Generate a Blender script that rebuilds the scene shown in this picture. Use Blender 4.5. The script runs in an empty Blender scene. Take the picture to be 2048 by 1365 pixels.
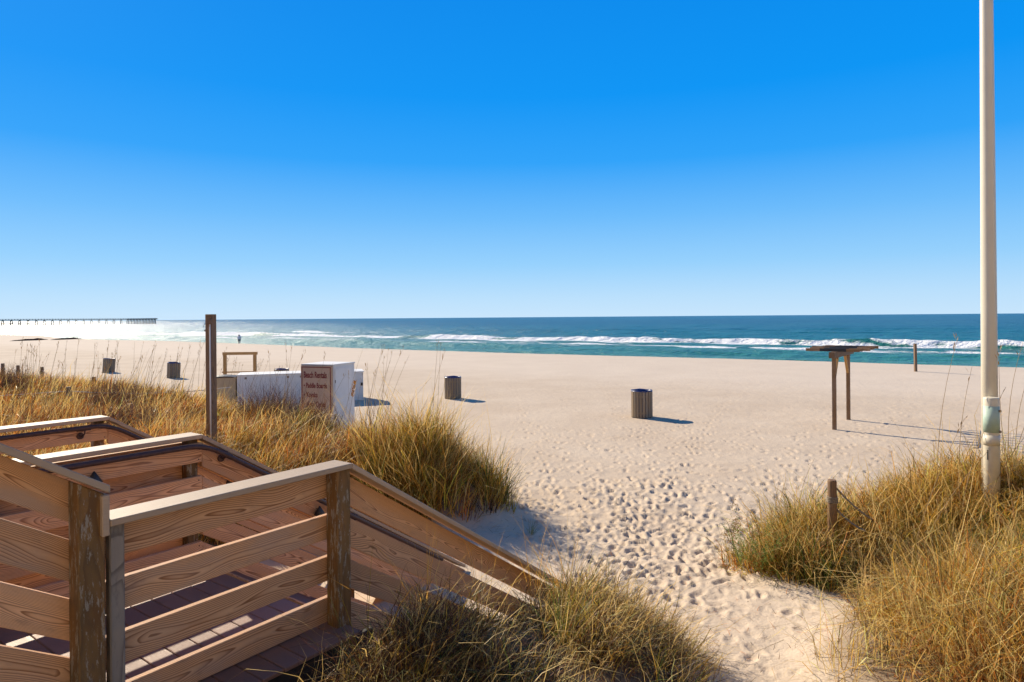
import bpy, bmesh, math, random
import numpy as np
from mathutils import Vector, Matrix
random.seed(7); rng = np.random.default_rng(7)
S = bpy.context.scene
COL = S.collection
R = math.radians
EYE = 3.4; F = 1300.0; ROLL = 16/2048

# ------------------------------------------------------------ camera, light
cd = bpy.data.cameras.new('camera'); cam = bpy.data.objects.new('camera', cd); COL.objects.link(cam)
cam.location = (0, 0, EYE); cam.rotation_euler = (R(90), ROLL, 0)
cd.sensor_width = 36; cd.lens = F/2048*36; cd.shift_y = -47.5/2048; cd.clip_start = .05; cd.clip_end = 60000
S.camera = cam
S.view_settings.view_transform = 'Standard'; S.view_settings.look = 'None'
S.view_settings.gamma = 1; S.view_settings.use_curve_mapping = False
S.view_settings.exposure = 0.6
S.cycles.max_bounces = 12; S.cycles.diffuse_bounces = 7; S.cycles.transmission_bounces = 6
SUN_AZ, SUN_EL = R(-43.4), R(30.6)          # azimuth from +Y, negative is to the left
EXPO = 2**S.view_settings.exposure
W = bpy.data.worlds.new('World'); S.world = W; W.use_nodes = True
nt = W.node_tree; nt.nodes.clear()
out = nt.nodes.new('ShaderNodeOutputWorld')
sky = nt.nodes.new('ShaderNodeTexSky'); sky.sky_type = 'NISHITA'; sky.sun_disc = False
sky.sun_elevation = SUN_EL; sky.sun_rotation = SUN_AZ; sky.dust_density = .3; sky.ozone_density = 3
bg1 = nt.nodes.new('ShaderNodeBackground'); bg1.inputs[1].default_value = .07
nt.links.new(sky.outputs[0], bg1.inputs[0])
tc = nt.nodes.new('ShaderNodeTexCoord'); sep = nt.nodes.new('ShaderNodeSeparateXYZ')
nt.links.new(tc.outputs['Generated'], sep.inputs[0])
ramp = nt.nodes.new('ShaderNodeValToRGB'); nt.links.new(sep.outputs[2], ramp.inputs[0])
def lin(c): return tuple(((v/255)/12.92 if v/255 <= .04045 else ((v/255+.055)/1.055)**2.4) for v in c)
stops = [(0, (200, 230, 254)), (.03, (186, 224, 254)), (.08, (150, 209, 254)), (.15, (108, 188, 253)), (.23, (44, 163, 251)),
         (.32, (0, 150, 247)), (.44, (0, 140, 239)), (.7, (16, 100, 178)), (1, (24, 76, 134))]
cr = ramp.color_ramp
while len(cr.elements) < len(stops): cr.elements.new(.5)
for e, (p, c) in zip(cr.elements, stops):
    e.position = p; e.color = (*[v/EXPO for v in lin(c)], 1)
bg2 = nt.nodes.new('ShaderNodeBackground'); bg2.inputs[1].default_value = 1
nt.links.new(ramp.outputs[0], bg2.inputs[0])
mx = nt.nodes.new('ShaderNodeMixShader'); mx.inputs[0].default_value = .97
nt.links.new(bg1.outputs[0], mx.inputs[1]); nt.links.new(bg2.outputs[0], mx.inputs[2]); nt.links.new(mx.outputs[0], out.inputs[0])
sd = bpy.data.lights.new('sun', 'SUN'); sd.energy = 5.0; sd.angle = R(.5); sd.color = (1, .87, .66)
sun = bpy.data.objects.new('sun', sd); COL.objects.link(sun)
sdir = Vector((math.sin(SUN_AZ)*math.cos(SUN_EL), math.cos(SUN_AZ)*math.cos(SUN_EL), math.sin(SUN_EL)))
sun.rotation_euler = sdir.to_track_quat('Z', 'Y').to_euler(); sun.location = sdir*50

# ------------------------------------------------------------ helpers
def ray(px, py):
    dx, dy = px-1024, 635-py
    return dx+dy*ROLL, -dx*ROLL+dy
def at(px, py, z):
    x, y = ray(px, py); t = (z-EYE)/y
    return Vector((x*t, F*t, z))
def atY(px, py, Y):
    x, y = ray(px, py)
    return Vector((x*Y/F, Y, EYE+y*Y/F))

def props(o, label=None, cat=None, group=None, kind=None):
    if label: o['label'] = label
    if cat: o['category'] = cat
    if group: o['group'] = group
    if kind: o['kind'] = kind
    return o
def empty(name, loc, label, cat, group=None, rz=0):
    o = bpy.data.objects.new(name, None); COL.objects.link(o); o.location = loc; o.rotation_euler = (0, 0, rz)
    o.empty_display_size = .1
    return props(o, label, cat, group)
def link_mesh(name, me, mat=None, parent=None):
    o = bpy.data.objects.new(name, me); COL.objects.link(o)
    if mat and not me.materials: me.materials.append(mat)
    if parent: o.parent = parent
    return o
def np_mesh(name, V, quads=None, tris=None, smooth=False):
    me = bpy.data.meshes.new(name); V = np.asarray(V, dtype=np.float32)
    nq = 0 if quads is None else len(quads); ntr = 0 if tris is None else len(tris)
    me.vertices.add(len(V)); me.vertices.foreach_set('co', V.ravel())
    idx = []; 
    if nq: idx.append(np.asarray(quads, dtype=np.int32).ravel())
    if ntr: idx.append(np.asarray(tris, dtype=np.int32).ravel())
    idx = np.concatenate(idx); me.loops.add(len(idx)); me.loops.foreach_set('vertex_index', idx)
    st = np.concatenate([np.arange(nq)*4, nq*4+np.arange(ntr)*3]).astype(np.int32)
    me.polygons.add(nq+ntr); me.polygons.foreach_set('loop_start', st)
    if smooth: me.polygons.foreach_set('use_smooth', np.ones(nq+ntr, dtype=bool))
    me.update(calc_edges=True); me.validate()
    return me
def attr(me, name, typ, data):
    a = me.attributes.new(name, typ, 'POINT')
    key = {'FLOAT': 'value', 'FLOAT_VECTOR': 'vector', 'FLOAT_COLOR': 'color'}[typ]
    a.data.foreach_set(key, np.asarray(data, dtype=np.float32).ravel())

_T = rng.random((256, 256))
def vnoise(x, y, seed=0):
    x = np.asarray(x)+seed*17.31; y = np.asarray(y)+seed*9.73
    xi = np.floor(x).astype(int); yi = np.floor(y).astype(int); fx = x-xi; fy = y-yi
    fx = fx*fx*(3-2*fx); fy = fy*fy*(3-2*fy)
    a = _T[xi & 255, yi & 255]; b = _T[(xi+1) & 255, yi & 255]; c = _T[xi & 255, (yi+1) & 255]; d = _T[(xi+1) & 255, (yi+1) & 255]
    return (a*(1-fx)+b*fx)*(1-fy)+(c*(1-fx)+d*fx)*fy
def fbm(x, y, o=4, seed=0):
    v = 0; a = .5
    for i in range(o): v = v+a*(vnoise(x*2**i, y*2**i, seed+i)-.5); a *= .5
    return v*2
def sstep(a, b, x):
    t = np.clip((x-a)/(b-a), 0, 1); return t*t*(3-2*t)
def sdist(P, poly):           # signed distance, positive inside
    x, y = P[:, 0], P[:, 1]; d = np.full(len(P), 1e9); ins = np.zeros(len(P), bool); n = len(poly)
    for i in range(n):
        ax, ay = poly[i]; bx, by = poly[(i+1) % n]; ex, ey = bx-ax, by-ay
        t = np.clip(((x-ax)*ex+(y-ay)*ey)/(ex*ex+ey*ey), 0, 1)
        d = np.minimum(d, np.hypot(x-ax-t*ex, y-ay-t*ey))
        c = ((ay > y) != (by > y)); 
        with np.errstate(divide='ignore', invalid='ignore'):
            xx = (bx-ax)*(y-ay)/(by-ay)+ax
        ins ^= c & (x < xx)
    return np.where(ins, d, -d)

# ------------------------------------------------------------ node helpers
class NT:
    def __init__(s, name):
        s.m = bpy.data.materials.new(name); s.m.use_nodes = True; s.t = s.m.node_tree
        s.p = s.t.nodes['Principled BSDF']; s.o = s.t.nodes['Material Output']
    def n(s, typ, **kw):
        nd = s.t.nodes.new('ShaderNode'+typ)
        for k, v in kw.items(): setattr(nd, k, v)
        return nd
    def l(s, a, b): s.t.links.new(a, b)
    def set(s, sock, v):
        if hasattr(v, 'is_linked') or isinstance(v, bpy.types.NodeSocket): s.l(v, sock)
        else: sock.default_value = v
    def math(s, op, a, b=0.0, c=None):
        nd = s.n('Math', operation=op); s.set(nd.inputs[0], a); s.set(nd.inputs[1], b)
        if c is not None: s.set(nd.inputs[2], c)
        return nd.outputs[0]
    def noise(s, vec, scale, detail=3, rough=.5, dist=0, out='Fac'):
        nd = s.n('TexNoise'); s.l(vec, nd.inputs['Vector']); nd.inputs['Scale'].default_value = scale
        nd.inputs['Detail'].default_value = detail; nd.inputs['Roughness'].default_value = rough; nd.inputs['Distortion'].default_value = dist
        return nd.outputs[out]
    def ramp(s, f, st):
        nd = s.n('ValToRGB'); s.l(f, nd.inputs[0]); e = nd.color_ramp.elements
        while len(e) < len(st): e.new(.5)
        for x, (p, c) in zip(e, st):
            x.position = p; x.color = (c, c, c, 1) if isinstance(c, (int, float)) else (*c, 1)
        return nd.outputs[0]
    def mix(s, f, a, b, bt='MIX'):
        nd = s.n('Mix', data_type='RGBA', blend_type=bt); s.set(nd.inputs[0], f)
        s.set(nd.inputs[6], a if isinstance(a, bpy.types.NodeSocket) else (*a, 1)); s.set(nd.inputs[7], b if isinstance(b, bpy.types.NodeSocket) else (*b, 1))
        return nd.outputs[2]
    def mapv(s, vec, scale=(1, 1, 1), loc=(0, 0, 0)):
        nd = s.n('Mapping'); s.l(vec, nd.inputs[0]); nd.inputs['Scale'].default_value = scale; nd.inputs['Location'].default_value = loc
        return nd.outputs[0]
    def bump(s, h, strength=.3, dist=.01):
        nd = s.n('Bump'); nd.inputs['Strength'].default_value = strength; nd.inputs['Distance'].default_value = dist
        s.l(h, nd.inputs['Height']); s.l(nd.outputs[0], s.p.inputs['Normal']); return nd
    def attr(s, name):
        nd = s.n('Attribute'); nd.attribute_name = name; return nd

def simple_mat(name, col, rough=.6, metal=0, var=.15, scale=8, bump=0.0, spec=.5):
    t = NT(name); co = t.n('TexCoord').outputs['Object']
    f = t.noise(co, scale, 5, .6)
    c = t.mix(t.ramp(f, [(.3, 0), (.7, 1)]), tuple(v*(1-var) for v in col), tuple(min(1, v*(1+var)) for v in col))
    t.l(c, t.p.inputs['Base Color']); t.p.inputs['Roughness'].default_value = rough; t.p.inputs['Metallic'].default_value = metal
    t.p.inputs['Specular IOR Level'].default_value = spec
    if bump: t.bump(f, bump, .01)
    return t.m

def wood_mat(name, light, dark, grey=(.42, .35, .31), greyamt=.4, ring=.0070, stain=.3, rough=.7, flake=0.0, ringmix=.92):
    t = NT(name); g = t.attr('gco').outputs['Vector']
    rnd = t.n('ObjectInfo').outputs['Random']
    off = t.n('CombineXYZ'); t.l(t.math('MULTIPLY', rnd, 37.0), off.inputs[0]); t.l(t.math('MULTIPLY', rnd, 91.0), off.inputs[1])
    add = t.n('VectorMath', operation='ADD'); t.l(g, add.inputs[0]); t.l(off.outputs[0], add.inputs[1]); P = add.outputs[0]
    sp = t.n('SeparateXYZ'); t.l(g, sp.inputs[0])
    low = t.mapv(P, (1.0, .0001, .0001))
    n1 = t.noise(low, .8, 2, .5); n2 = t.noise(t.mapv(P, (1, .0001, .0001), (5, 3, 1)), 1.7, 1, .5)
    wob = t.noise(t.mapv(P, (.8, 4, 4)), 1.6, 2, .5)
    # knots: sparse voronoi pulls the rings round
    vo = t.n('TexVoronoi'); t.l(t.mapv(P, (1.6, 1.0, 5.5)), vo.inputs['Vector']); vo.inputs['Scale'].default_value = 1.0; vo.inputs['Randomness'].default_value = 1
    vd = vo.outputs['Distance']; kn = t.ramp(vd, [(0.0, 1), (.11, .62), (.36, 0)])
    yy = t.math('ADD', sp.outputs[1], t.math('MULTIPLY_ADD', n1, .13, -.005))
    zz = t.math('ADD', sp.outputs[2], t.math('MULTIPLY_ADD', n2, .16, -.08))
    r = t.math('SQRT', t.math('ADD', t.math('MULTIPLY', yy, yy), t.math('MULTIPLY', zz, zz)))
    r = t.math('ADD', r, t.math('MULTIPLY', wob, .010)); r = t.math('ADD', r, t.math('MULTIPLY', kn, .045))
    fr = t.math('FRACT', t.math('DIVIDE', r, t.math('MULTIPLY_ADD', t.math('FRACT', t.math('MULTIPLY', rnd, 7.31)), ring*.9, ring*.65)))
    late = t.ramp(fr, [(0, 0), (.55, .25), (.86, 1), (.93, .9), (1, 0)])
    fib = t.noise(t.mapv(P, (2.5, 160, 160)), 3, 3, .6)
    patch = t.noise(t.mapv(P, (1.5, 5, 5)), 1.6, 4, .6)
    c = t.mix(t.math('MULTIPLY', late, ringmix), light, dark)
    c = t.mix(t.math('MULTIPLY', t.ramp(patch, [(.42, 0), (.66, 1)]), t.math('MULTIPLY', t.math('MULTIPLY_ADD', t.math('FRACT', t.math('MULTIPLY', rnd, 13.7)), 1.6, .3), greyamt)), c, grey)
    c = t.mix(t.ramp(vd, [(.03, 1), (.09, 0)]), c, tuple(v*.35 for v in dark))
    c = t.mix(t.math('MULTIPLY', t.ramp(t.noise(t.mapv(P, (3, 9, 9), (9, 9, 9)), 2.3, 5, .7), [(.56, 0), (.75, 1)]), stain), c, (.05, .045, .05))
    if flake:
        fl = t.ramp(t.noise(t.mapv(P, (6, 30, 30)), 1.0, 7, .8), [(.545, 0), (.575, 1)])
        c = t.mix(t.math('MULTIPLY', fl, flake), c, (.36, .33, .27))
    hsv = t.n('HueSaturation'); t.l(c, hsv.inputs['Color']); t.l(t.math('MULTIPLY_ADD', rnd, .36, .82), hsv.inputs['Value'])
    t.l(t.mix(t.math('MULTIPLY', fib, .35), hsv.outputs[0], tuple(v*.5 for v in dark)), t.p.inputs['Base Color'])
    t.p.inputs['Roughness'].default_value = rough; t.p.inputs['Specular IOR Level'].default_value = .3
    t.bump(t.math('ADD', t.math('MULTIPLY', late, .5), t.math('MULTIPLY', fib, .8)), .35, .003)
    return t.m

M = {}
M['pine'] = wood_mat('pressure_treated_pine', (.85, .50, .275), (.28, .11, .04), greyamt=.26)
M['cap'] = wood_mat('composite_cap', (.47, .345, .24), (.40, .285, .195), (.44, .36, .28), greyamt=.3, ring=.02, stain=.05, rough=.55, ringmix=.3)
M['postw'] = wood_mat('weathered_post', (.25, .13, .042), (.14, .07, .025), (.11, .08, .04), greyamt=.7, ring=.02, stain=.7, flake=.8)
M['greyw'] = wood_mat('grey_split_wood', (.33, .28, .23), (.15, .12, .10), (.26, .24, .22), greyamt=.6, ring=.01, stain=.5)
M['deck'] = wood_mat('brown_composite_decking', (.25, .15, .12), (.19, .11, .088), (.28, .19, .16), greyamt=.4, ring=.006, stain=.15, rough=.5, ringmix=.3)
M['oldpost'] = wood_mat('sun_bleached_post', (.28, .165, .085), (.15, .085, .045), (.24, .17, .12), greyamt=.6, ring=.014, stain=.3)
M['slatw'] = wood_mat('bin_slat_wood', (.34, .25, .16), (.22, .155, .10), (.28, .24, .19), greyamt=.5, ring=.012, stain=.15)
M['yellow'] = wood_mat('yellow_lumber', (.55, .31, .11), (.40, .21, .07), greyamt=.1, stain=.05)
M['rustic'] = wood_mat('rust_brown_lumber', (.34, .19, .085), (.2, .10, .04), greyamt=.25, stain=.3)
M['darkslat'] = simple_mat('black_stained_lumber', (.018, .017, .02), .7, var=.4)
M['pipe'] = simple_mat('bronze_painted_pipe', (.07, .042, .040), .5, .0, var=.2, scale=30, spec=.25)
M['black'] = simple_mat('black_plastic', (.015, .016, .02), .5)
M['white'] = simple_mat('white_painted_panel', (.72, .69, .645), .5, var=.08, scale=2.2)
M['tanp'] = simple_mat('tan_painted_panel', (.47, .34, .20), .65, var=.1, scale=4)
M['signp'] = simple_mat('beige_sign_face', (.56, .39, .27), .6, var=.08, scale=5)
M['red'] = simple_mat('dark_red_paint', (.20, .015, .018), .6, var=.2)
M['pole'] = simple_mat('cream_pole_paint', (.66, .595, .48), .38, var=.04, scale=2)
M['sleeve'] = simple_mat('cream_sleeve_paint', (.66, .60, .47), .45, var=.12, scale=6)
M['green'] = simple_mat('faded_green_band', (.40, .52, .44), .6, var=.12, scale=9)
M['steel'] = simple_mat('rusty_strap_steel', (.22, .18, .14), .45, .6, var=.4, scale=40)
M['liner'] = simple_mat('blue_bin_liner', (.02, .035, .13), .35, var=.4, scale=12)
M['rope'] = simple_mat('weathered_rope', (.25, .20, .14), .9, var=.3, scale=60)
M['pale_rope'] = simple_mat('pale_rope', (.62, .58, .5), .9, var=.1, scale=60)
M['concrete'] = simple_mat('pier_concrete', (.14, .12, .10), .8, var=.2, scale=.5)
M['wrack'] = simple_mat('dark_wet_seaweed', (.022, .014, .014), 1.0, var=.5, scale=2, spec=.0)

# ------------------------------------------------------------ solid builders
def box_me(name, L, Wd, H, shear=0.0, bev=.003, x0=0.0):
    """box along local X from x0 to x0+L, Y +-W/2, Z -H/2..H/2; z is sheared by slope*x; ends stay plumb"""
    bm = bmesh.new(); bmesh.ops.create_cube(bm, size=1)
    for v in bm.verts: v.co = Vector((x0+(v.co.x+.5)*L, v.co.y*Wd, v.co.z*H))
    if bev: bmesh.ops.bevel(bm, geom=bm.edges[:], offset=bev, segments=1, affect='EDGES')
    me = bpy.data.meshes.new(name); bm.to_mesh(me); bm.free()
    co = np.empty(len(me.vertices)*3, np.float32); me.vertices.foreach_get('co', co); co = co.reshape(-1, 3)
    attr(me, 'gco', 'FLOAT_VECTOR', co)
    if shear:
        co2 = co.copy(); co2[:, 2] += shear*co[:, 0]; me.vertices.foreach_set('co', co2.ravel()); me.update()
    return me
def beam(name, p0, p1, Wd, H, mat, parent=None, up=(0, 0, 1), bev=.003, bow=0.0):
    """straight timber from p0 to p1 (axis through the middle)"""
    p0 = Vector(p0); p1 = Vector(p1); d = p1-p0; L = d.length
    if bow or L > 1.2:
        bm = bmesh.new(); bmesh.ops.create_cube(bm, size=1)
        for v in bm.verts: v.co = Vector(((v.co.x+.5)*L, v.co.y*Wd, v.co.z*H))
        if bev: bmesh.ops.bevel(bm, geom=bm.edges[:], offset=bev, segments=1, affect='EDGES')
        if bow:
            for k in range(1, 8):
                bmesh.ops.bisect_plane(bm, geom=bm.verts[:]+bm.edges[:]+bm.faces[:], plane_co=(L*k/8, 0, 0), plane_no=(1, 0, 0))
        me = bpy.data.meshes.new(name); bm.to_mesh(me); bm.free()
        co = np.empty(len(me.vertices)*3, np.float32); me.vertices.foreach_get('co', co); co = co.reshape(-1, 3)
        attr(me, 'gco', 'FLOAT_VECTOR', co)
        if bow:
            co[:, 2] += bow*(1-(2*co[:, 0]/L-1)**2); me.vertices.foreach_set('co', co.ravel()); me.update()
    else: me = box_me(name, L, Wd, H, 0, bev)
    o = link_mesh(name, me, mat, parent)
    x = d.normalized(); u = Vector(up); y = u.cross(x).normalized(); z = x.cross(y)
    m = Matrix((x, y, z)).transposed().to_4x4(); m.translation = p0; o.matrix_local = m
    return o
def tube_me(name, pts, r, seg=10, cap=True, smooth=True):
    pts = [Vector(p) for p in pts]; n = len(pts); rr = r if isinstance(r, (list, tuple)) else [r]*n
    V = []; Q = []; T = []
    t0 = (pts[1]-pts[0]).normalized(); a = t0.orthogonal().normalized()
    for i, p in enumerate(pts):
        t = (pts[min(i+1, n-1)]-pts[max(i-1, 0)]).normalized(); a = (a-t*a.dot(t)).normalized(); b = t.cross(a)
        for k in range(seg):
            th = 2*math.pi*k/seg; V.append(p+(a*math.cos(th)+b*math.sin(th))*rr[i])
    for i in range(n-1):
        for k in range(seg):
            k2 = (k+1) % seg; Q.append((i*seg+k, i*seg+k2, (i+1)*seg+k2, (i+1)*seg+k))
    if cap:
        V.append(pts[0]); V.append(pts[-1]); c0, c1 = len(V)-2, len(V)-1
        for k in range(seg):
            k2 = (k+1) % seg; T.append((c0, k2, k)); T.append((c1, (n-1)*seg+k, (n-1)*seg+k2))
    me = np_mesh(name, [tuple(v) for v in V], Q, T if T else None, smooth)
    if smooth and T:
        fl = np.ones(len(Q)+len(T), bool); fl[len(Q):] = False; me.polygons.foreach_set('use_smooth', fl)
    attr(me, 'gco', 'FLOAT_VECTOR', [(v.z, v.x, v.y) for v in V])
    return me
def tube(name, pts, r, mat, parent=None, seg=10): return link_mesh(name, tube_me(name, pts, r, seg), mat, parent)
def copy_tree(o, parent=None, kids=None):
    c = o.copy(); COL.objects.link(c)
    if parent: c.parent = parent
    for ch in list(o.children): copy_tree(ch, c)
    return c

# ------------------------------------------------------------ plan of the place
rv = Vector((.592, .806, 0)).normalized(); nv = Vector((rv.y, -rv.x, 0))     # stair direction, outward (near) side
SL = -.635; DECK = 1.34; CAPZ = EYE-.99-.022
P0 = Vector((-2.04, 3.27, 0)); LAND = 1.47; GAPW = 1.86
def sp(t, off, z): return P0+rv*t+nv*off+Vector((0, 0, z))    # t along, off outward
DUNE_L = [(-.25, 10.2), (-1.1, 9.75), (-2.5, 9.75), (-4.6, 7.6), (-6.2, 5.2), (-8.5, 2), (-40, -2), (-46, 24), (-30, 29.5), (-20, 28.5), (-13, 24.2), (-9, 20.6), (-6.2, 18), (-4.3, 16.3), (-2.2, 14.2), (-.7, 12.4), (.05, 11.0)]
DUNE_R = [(3.15, 9.1), (2.98, 8.0), (3.4, 7.5), (4.3, 7.35), (4.2, 6.95), (3.1, 6.5), (2.5, 5.7), (2.35, 4.7), (2.9, 3), (3.2, 0), (30, 0), (30, 12), (13, 12), (8.5, 10.8), (5.6, 10.5), (4.1, 10.1)]
MOUND = [(-2.3, 2.6), (-1.5, 4.1), (-.35, 5.7), (.5, 6.75), (.85, 6.5), (1.25, 5.95), (1.65, 5.3), (1.6, 3.9), (1.3, 2.4), (.8, 0), (-1.5, 0)]
crest_px = [(0, 670.5), (66, 672), (116, 677.5), (200, 680), (340, 683), (530, 690), (700, 697), (1024, 707.5), (1500, 720), (2048, 737)]
CR = [tuple(at(x, y, 0).xy) for x, y in crest_px]
CR = [(-900, 760), (-330, 330)]+CR+[(62, 17), (400, -230)]
SEAZ = -1.3
def crest_s(P):
    poly = CR+[(3000, 3000), (-900, 3000)]
    return sdist(P, poly)
def ground(P, foot=False):
    x, y = P[:, 0], P[:, 1]
    z = .42*sstep(11, 4.5, y)+.02*fbm(x*.35, y*.35, 3, 3)*np.clip(1, 0, 1)
    z = z+.05*fbm(x*.9, y*.9, 3, 5)*sstep(18, 9, y)
    wob = .25*fbm(x*.8, y*.8, 3, 11)
    dl = sdist(P, DUNE_L)+wob; z = z+(.90+.22*fbm(x*.25, y*.25, 3, 8)+.06*np.exp(-((x+4.6)/2.6)**2-((y-14.8)/2.2)**2)+.12*np.exp(-((x+11)/4.)**2-((y-20.5)/2.6)**2))*sstep(-.25, 2.0, dl)
    dr = sdist(P, DUNE_R)+wob; z = z+(.72+.3*fbm(x*.4, y*.4, 3, 9)+.30*np.exp(-((x-6.4)/1.5)**2-((y-7.6)/1.4)**2))*sstep(-.35, 2.2, dr)
    dm = sdist(P, MOUND)+wob*.6; z = z+(.52+.72*np.exp(-((x+.8)/.8)**2-((y-4.1)/1.1)**2))*sstep(-.25, 1.0, dm)
    z = z+.16*np.exp(-((x+.2)/.9)**2-((y-9.5)/.8)**2)+.30*np.exp(-((x+1.0)/.9)**2-((y-10.9)/.9)**2)
    s = crest_s(P)
    z = np.where(s > -3, z-np.clip((s+.6), 0, 30)*.13*sstep(-1, 3, s), z)
    z = z+.05*sstep(-7, -1.5, s)*(s < 40)
    return np.maximum(z, -4.0)
def gz(x, y): return float(ground(np.array([[x, y]], float))[0])
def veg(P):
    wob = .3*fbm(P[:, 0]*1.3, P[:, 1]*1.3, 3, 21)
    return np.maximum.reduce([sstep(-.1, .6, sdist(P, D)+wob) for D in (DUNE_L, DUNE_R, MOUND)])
def in_stairs(P, m=.1):
    q = P-np.array(P0.xy)[None]; t = q@np.array(rv.xy); o = q@np.array(nv.xy)
    return (t > -6) & (t < 5.2) & (o < .08+m) & (o > -2*GAPW-.16-m)

# ------------------------------------------------------------ sand
az = np.concatenate([np.linspace(-180, -60, 40, endpoint=False), np.linspace(-60, -39.5, 30, endpoint=False), np.linspace(-39.5, 39.5, 580, endpoint=False), np.linspace(39.5, 60, 30, endpoint=False), np.linspace(60, 180, 40, endpoint=False)])
rad = np.concatenate([np.linspace(.3, 3.2, 14, endpoint=False), np.geomspace(3.2, 48, 500, endpoint=False), np.geomspace(48, 200, 90, endpoint=False), np.geomspace(200, 1500, 26)])
A_, R_ = np.meshgrid(np.radians(az), rad); NA, NR = len(az), len(rad)
PX = (R_*np.sin(A_)).ravel(); PY = (R_*np.cos(A_)).ravel(); PP = np.stack([PX, PY], 1)
Z = ground(PP)
near = sstep(70, 20, R_.ravel())
Z += near*(.010*fbm(PX*4, PY*4, 3, 31)+.004*fbm(PX*13, PY*13, 2, 33))
Zg = Z.reshape(NR, NA)
# wind and foot-churned relief in the path mouth
ch = np.exp(-((PX-2.0)/2.6)**2)*sstep(19, 9, PY)*sstep(5, 9, PY)*(1-veg(PP))
Zg += (ch*(.06*np.abs(fbm(PX*1.6+.4*PY, PY*2.6, 3, 41))+.018*fbm(PX*5, PY*8, 2, 43))).reshape(NR, NA)
azr = np.radians(az)
def dimple(cx, cy, ang, la, lb, dep):
    r0 = math.hypot(cx, cy); a0 = math.atan2(cx, cy); rr = la*2.3
    i0, i1 = np.searchsorted(rad, [r0-rr, r0+rr]); j0, j1 = np.searchsorted(azr, [a0-rr/r0, a0+rr/r0])
    if i1-i0 < 1 or j1-j0 < 1: return
    X = R_[i0:i1, j0:j1]*np.sin(A_[i0:i1, j0:j1])-cx; Y = R_[i0:i1, j0:j1]*np.cos(A_[i0:i1, j0:j1])-cy
    c, s = math.cos(ang), math.sin(ang); u = (X*c+Y*s)/la; v = (-X*s+Y*c)/lb; q = np.sqrt(u*u+v*v)
    Zg[i0:i1, j0:j1] += -dep*.7*(1-sstep(.2, 1.05, q))+dep*.28*np.exp(-((q-1.22)/.3)**2)
nf = 0
def prints(n, fx, fy, dep):
    for _ in range(n):
        x, y = fx(), fy()
        P = np.array([[x, y]])
        if veg(P)[0] > .25 or in_stairs(P, 0)[0] and y < 7.5 or (x+.35*(y-8) < .75+random.uniform(-.4, .4) and y < 11.5): continue
        la = random.uniform(.07, .125); dimple(x, y, random.gauss(1.2, .7), la, la*random.uniform(.5, .75), dep*random.uniform(.45, 1.25))
prints(560, lambda: random.gauss(1.9, 1.3), lambda: random.uniform(8, 13.5), .05)
prints(170, lambda: random.gauss(1.5, .8), lambda: random.gauss(7.8, .8), .04)
prints(620, lambda: random.gauss(2.4, 2.8), lambda: random.uniform(9, 20), .04)
prints(900, lambda: random.uniform(-9, 22), lambda: random.uniform(12, 34), .030)
prints(45, lambda: random.uniform(1.4, 2.8), lambda: random.uniform(4.5, 8), .02)
def trail(x, y, ang, n, dep=.045):
    for k in range(n):
        a = ang+random.gauss(0, .05); x += .68*math.sin(a); y += .68*math.cos(a); sd_ = .09*(-1)**k
        P = np.array([[x, y]])
        if veg(P)[0] > .3 or random.random() < .15: continue
        dimple(x+sd_*math.cos(a), y-sd_*math.sin(a), math.pi/2-a, random.uniform(.13, .16), .065, dep)
for k in range(17):
    trail(1.4+random.gauss(0, .7), 7+random.uniform(0, 2.5), random.uniform(-.35, 1.0), random.randint(18, 45))
Zf = Zg.ravel()
V = np.stack([PX, PY, Zf], 1)
ii, jj = np.meshgrid(np.arange(NR-1), np.arange(NA), indexing='ij'); j2 = (jj+1) % NA
Q = np.stack([ii*NA+jj, ii*NA+j2, (ii+1)*NA+j2, (ii+1)*NA+jj], -1).reshape(-1, 4)[:, ::-1]
V = np.vstack([V, [[0, 0, gz(0, 0)]]]); j = np.arange(NA); T = np.stack([np.full(NA, len(V)-1), j, (j+1) % NA], 1)[:, ::-1]
me = np_mesh('sand', V, Q, T, True)
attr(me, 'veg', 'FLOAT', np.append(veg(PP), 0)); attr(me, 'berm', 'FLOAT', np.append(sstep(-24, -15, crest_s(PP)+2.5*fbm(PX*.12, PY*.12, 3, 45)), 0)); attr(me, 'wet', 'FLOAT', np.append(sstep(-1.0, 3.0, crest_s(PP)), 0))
t = NT('beach_sand'); geo = t.n('NewGeometry').outputs['Position']
n1 = t.noise(geo, .35, 5, .6); n2 = t.noise(geo, 6, 5, .65); n3 = t.noise(geo, 180, 3, .7); n4 = t.noise(geo, 28, 3, .6)
c = t.mix(t.ramp(n1, [(.35, 0), (.65, 1)]), (.575, .462, .348), (.66, .545, .42))
c = t.mix(t.math('MULTIPLY', t.ramp(n2, [(.35, 1), (.6, 0)]), .22), c, (.47, .37, .285))
c = t.mix(t.math('MULTIPLY', t.ramp(n4, [(.58, 0), (.72, 1)]), .25), c, (.42, .31, .22))
c = t.mix(t.math('MULTIPLY', t.ramp(n3, [(.35, 1), (.65, 0)]), .18), c, (.35, .27, .20))
c = t.mix(t.math('MULTIPLY', t.attr('berm').outputs['Fac'], .55), t.mix(.10, c, (.42, .29, .195)), (.665, .56, .455))
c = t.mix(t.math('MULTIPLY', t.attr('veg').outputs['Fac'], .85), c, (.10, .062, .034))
c = t.mix(t.attr('wet').outputs['Fac'], c, (.30, .235, .17))
t.l(c, t.p.inputs['Base Color']); t.p.inputs['Roughness'].default_value = .95; t.p.inputs['Specular IOR Level'].default_value = .12
t.bump(t.math('ADD', t.math('MULTIPLY', n2, 1.0), t.math('MULTIPLY', n4, .45)), .55, .04)
props(link_mesh('sand', me, t.m), kind='structure')

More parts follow.
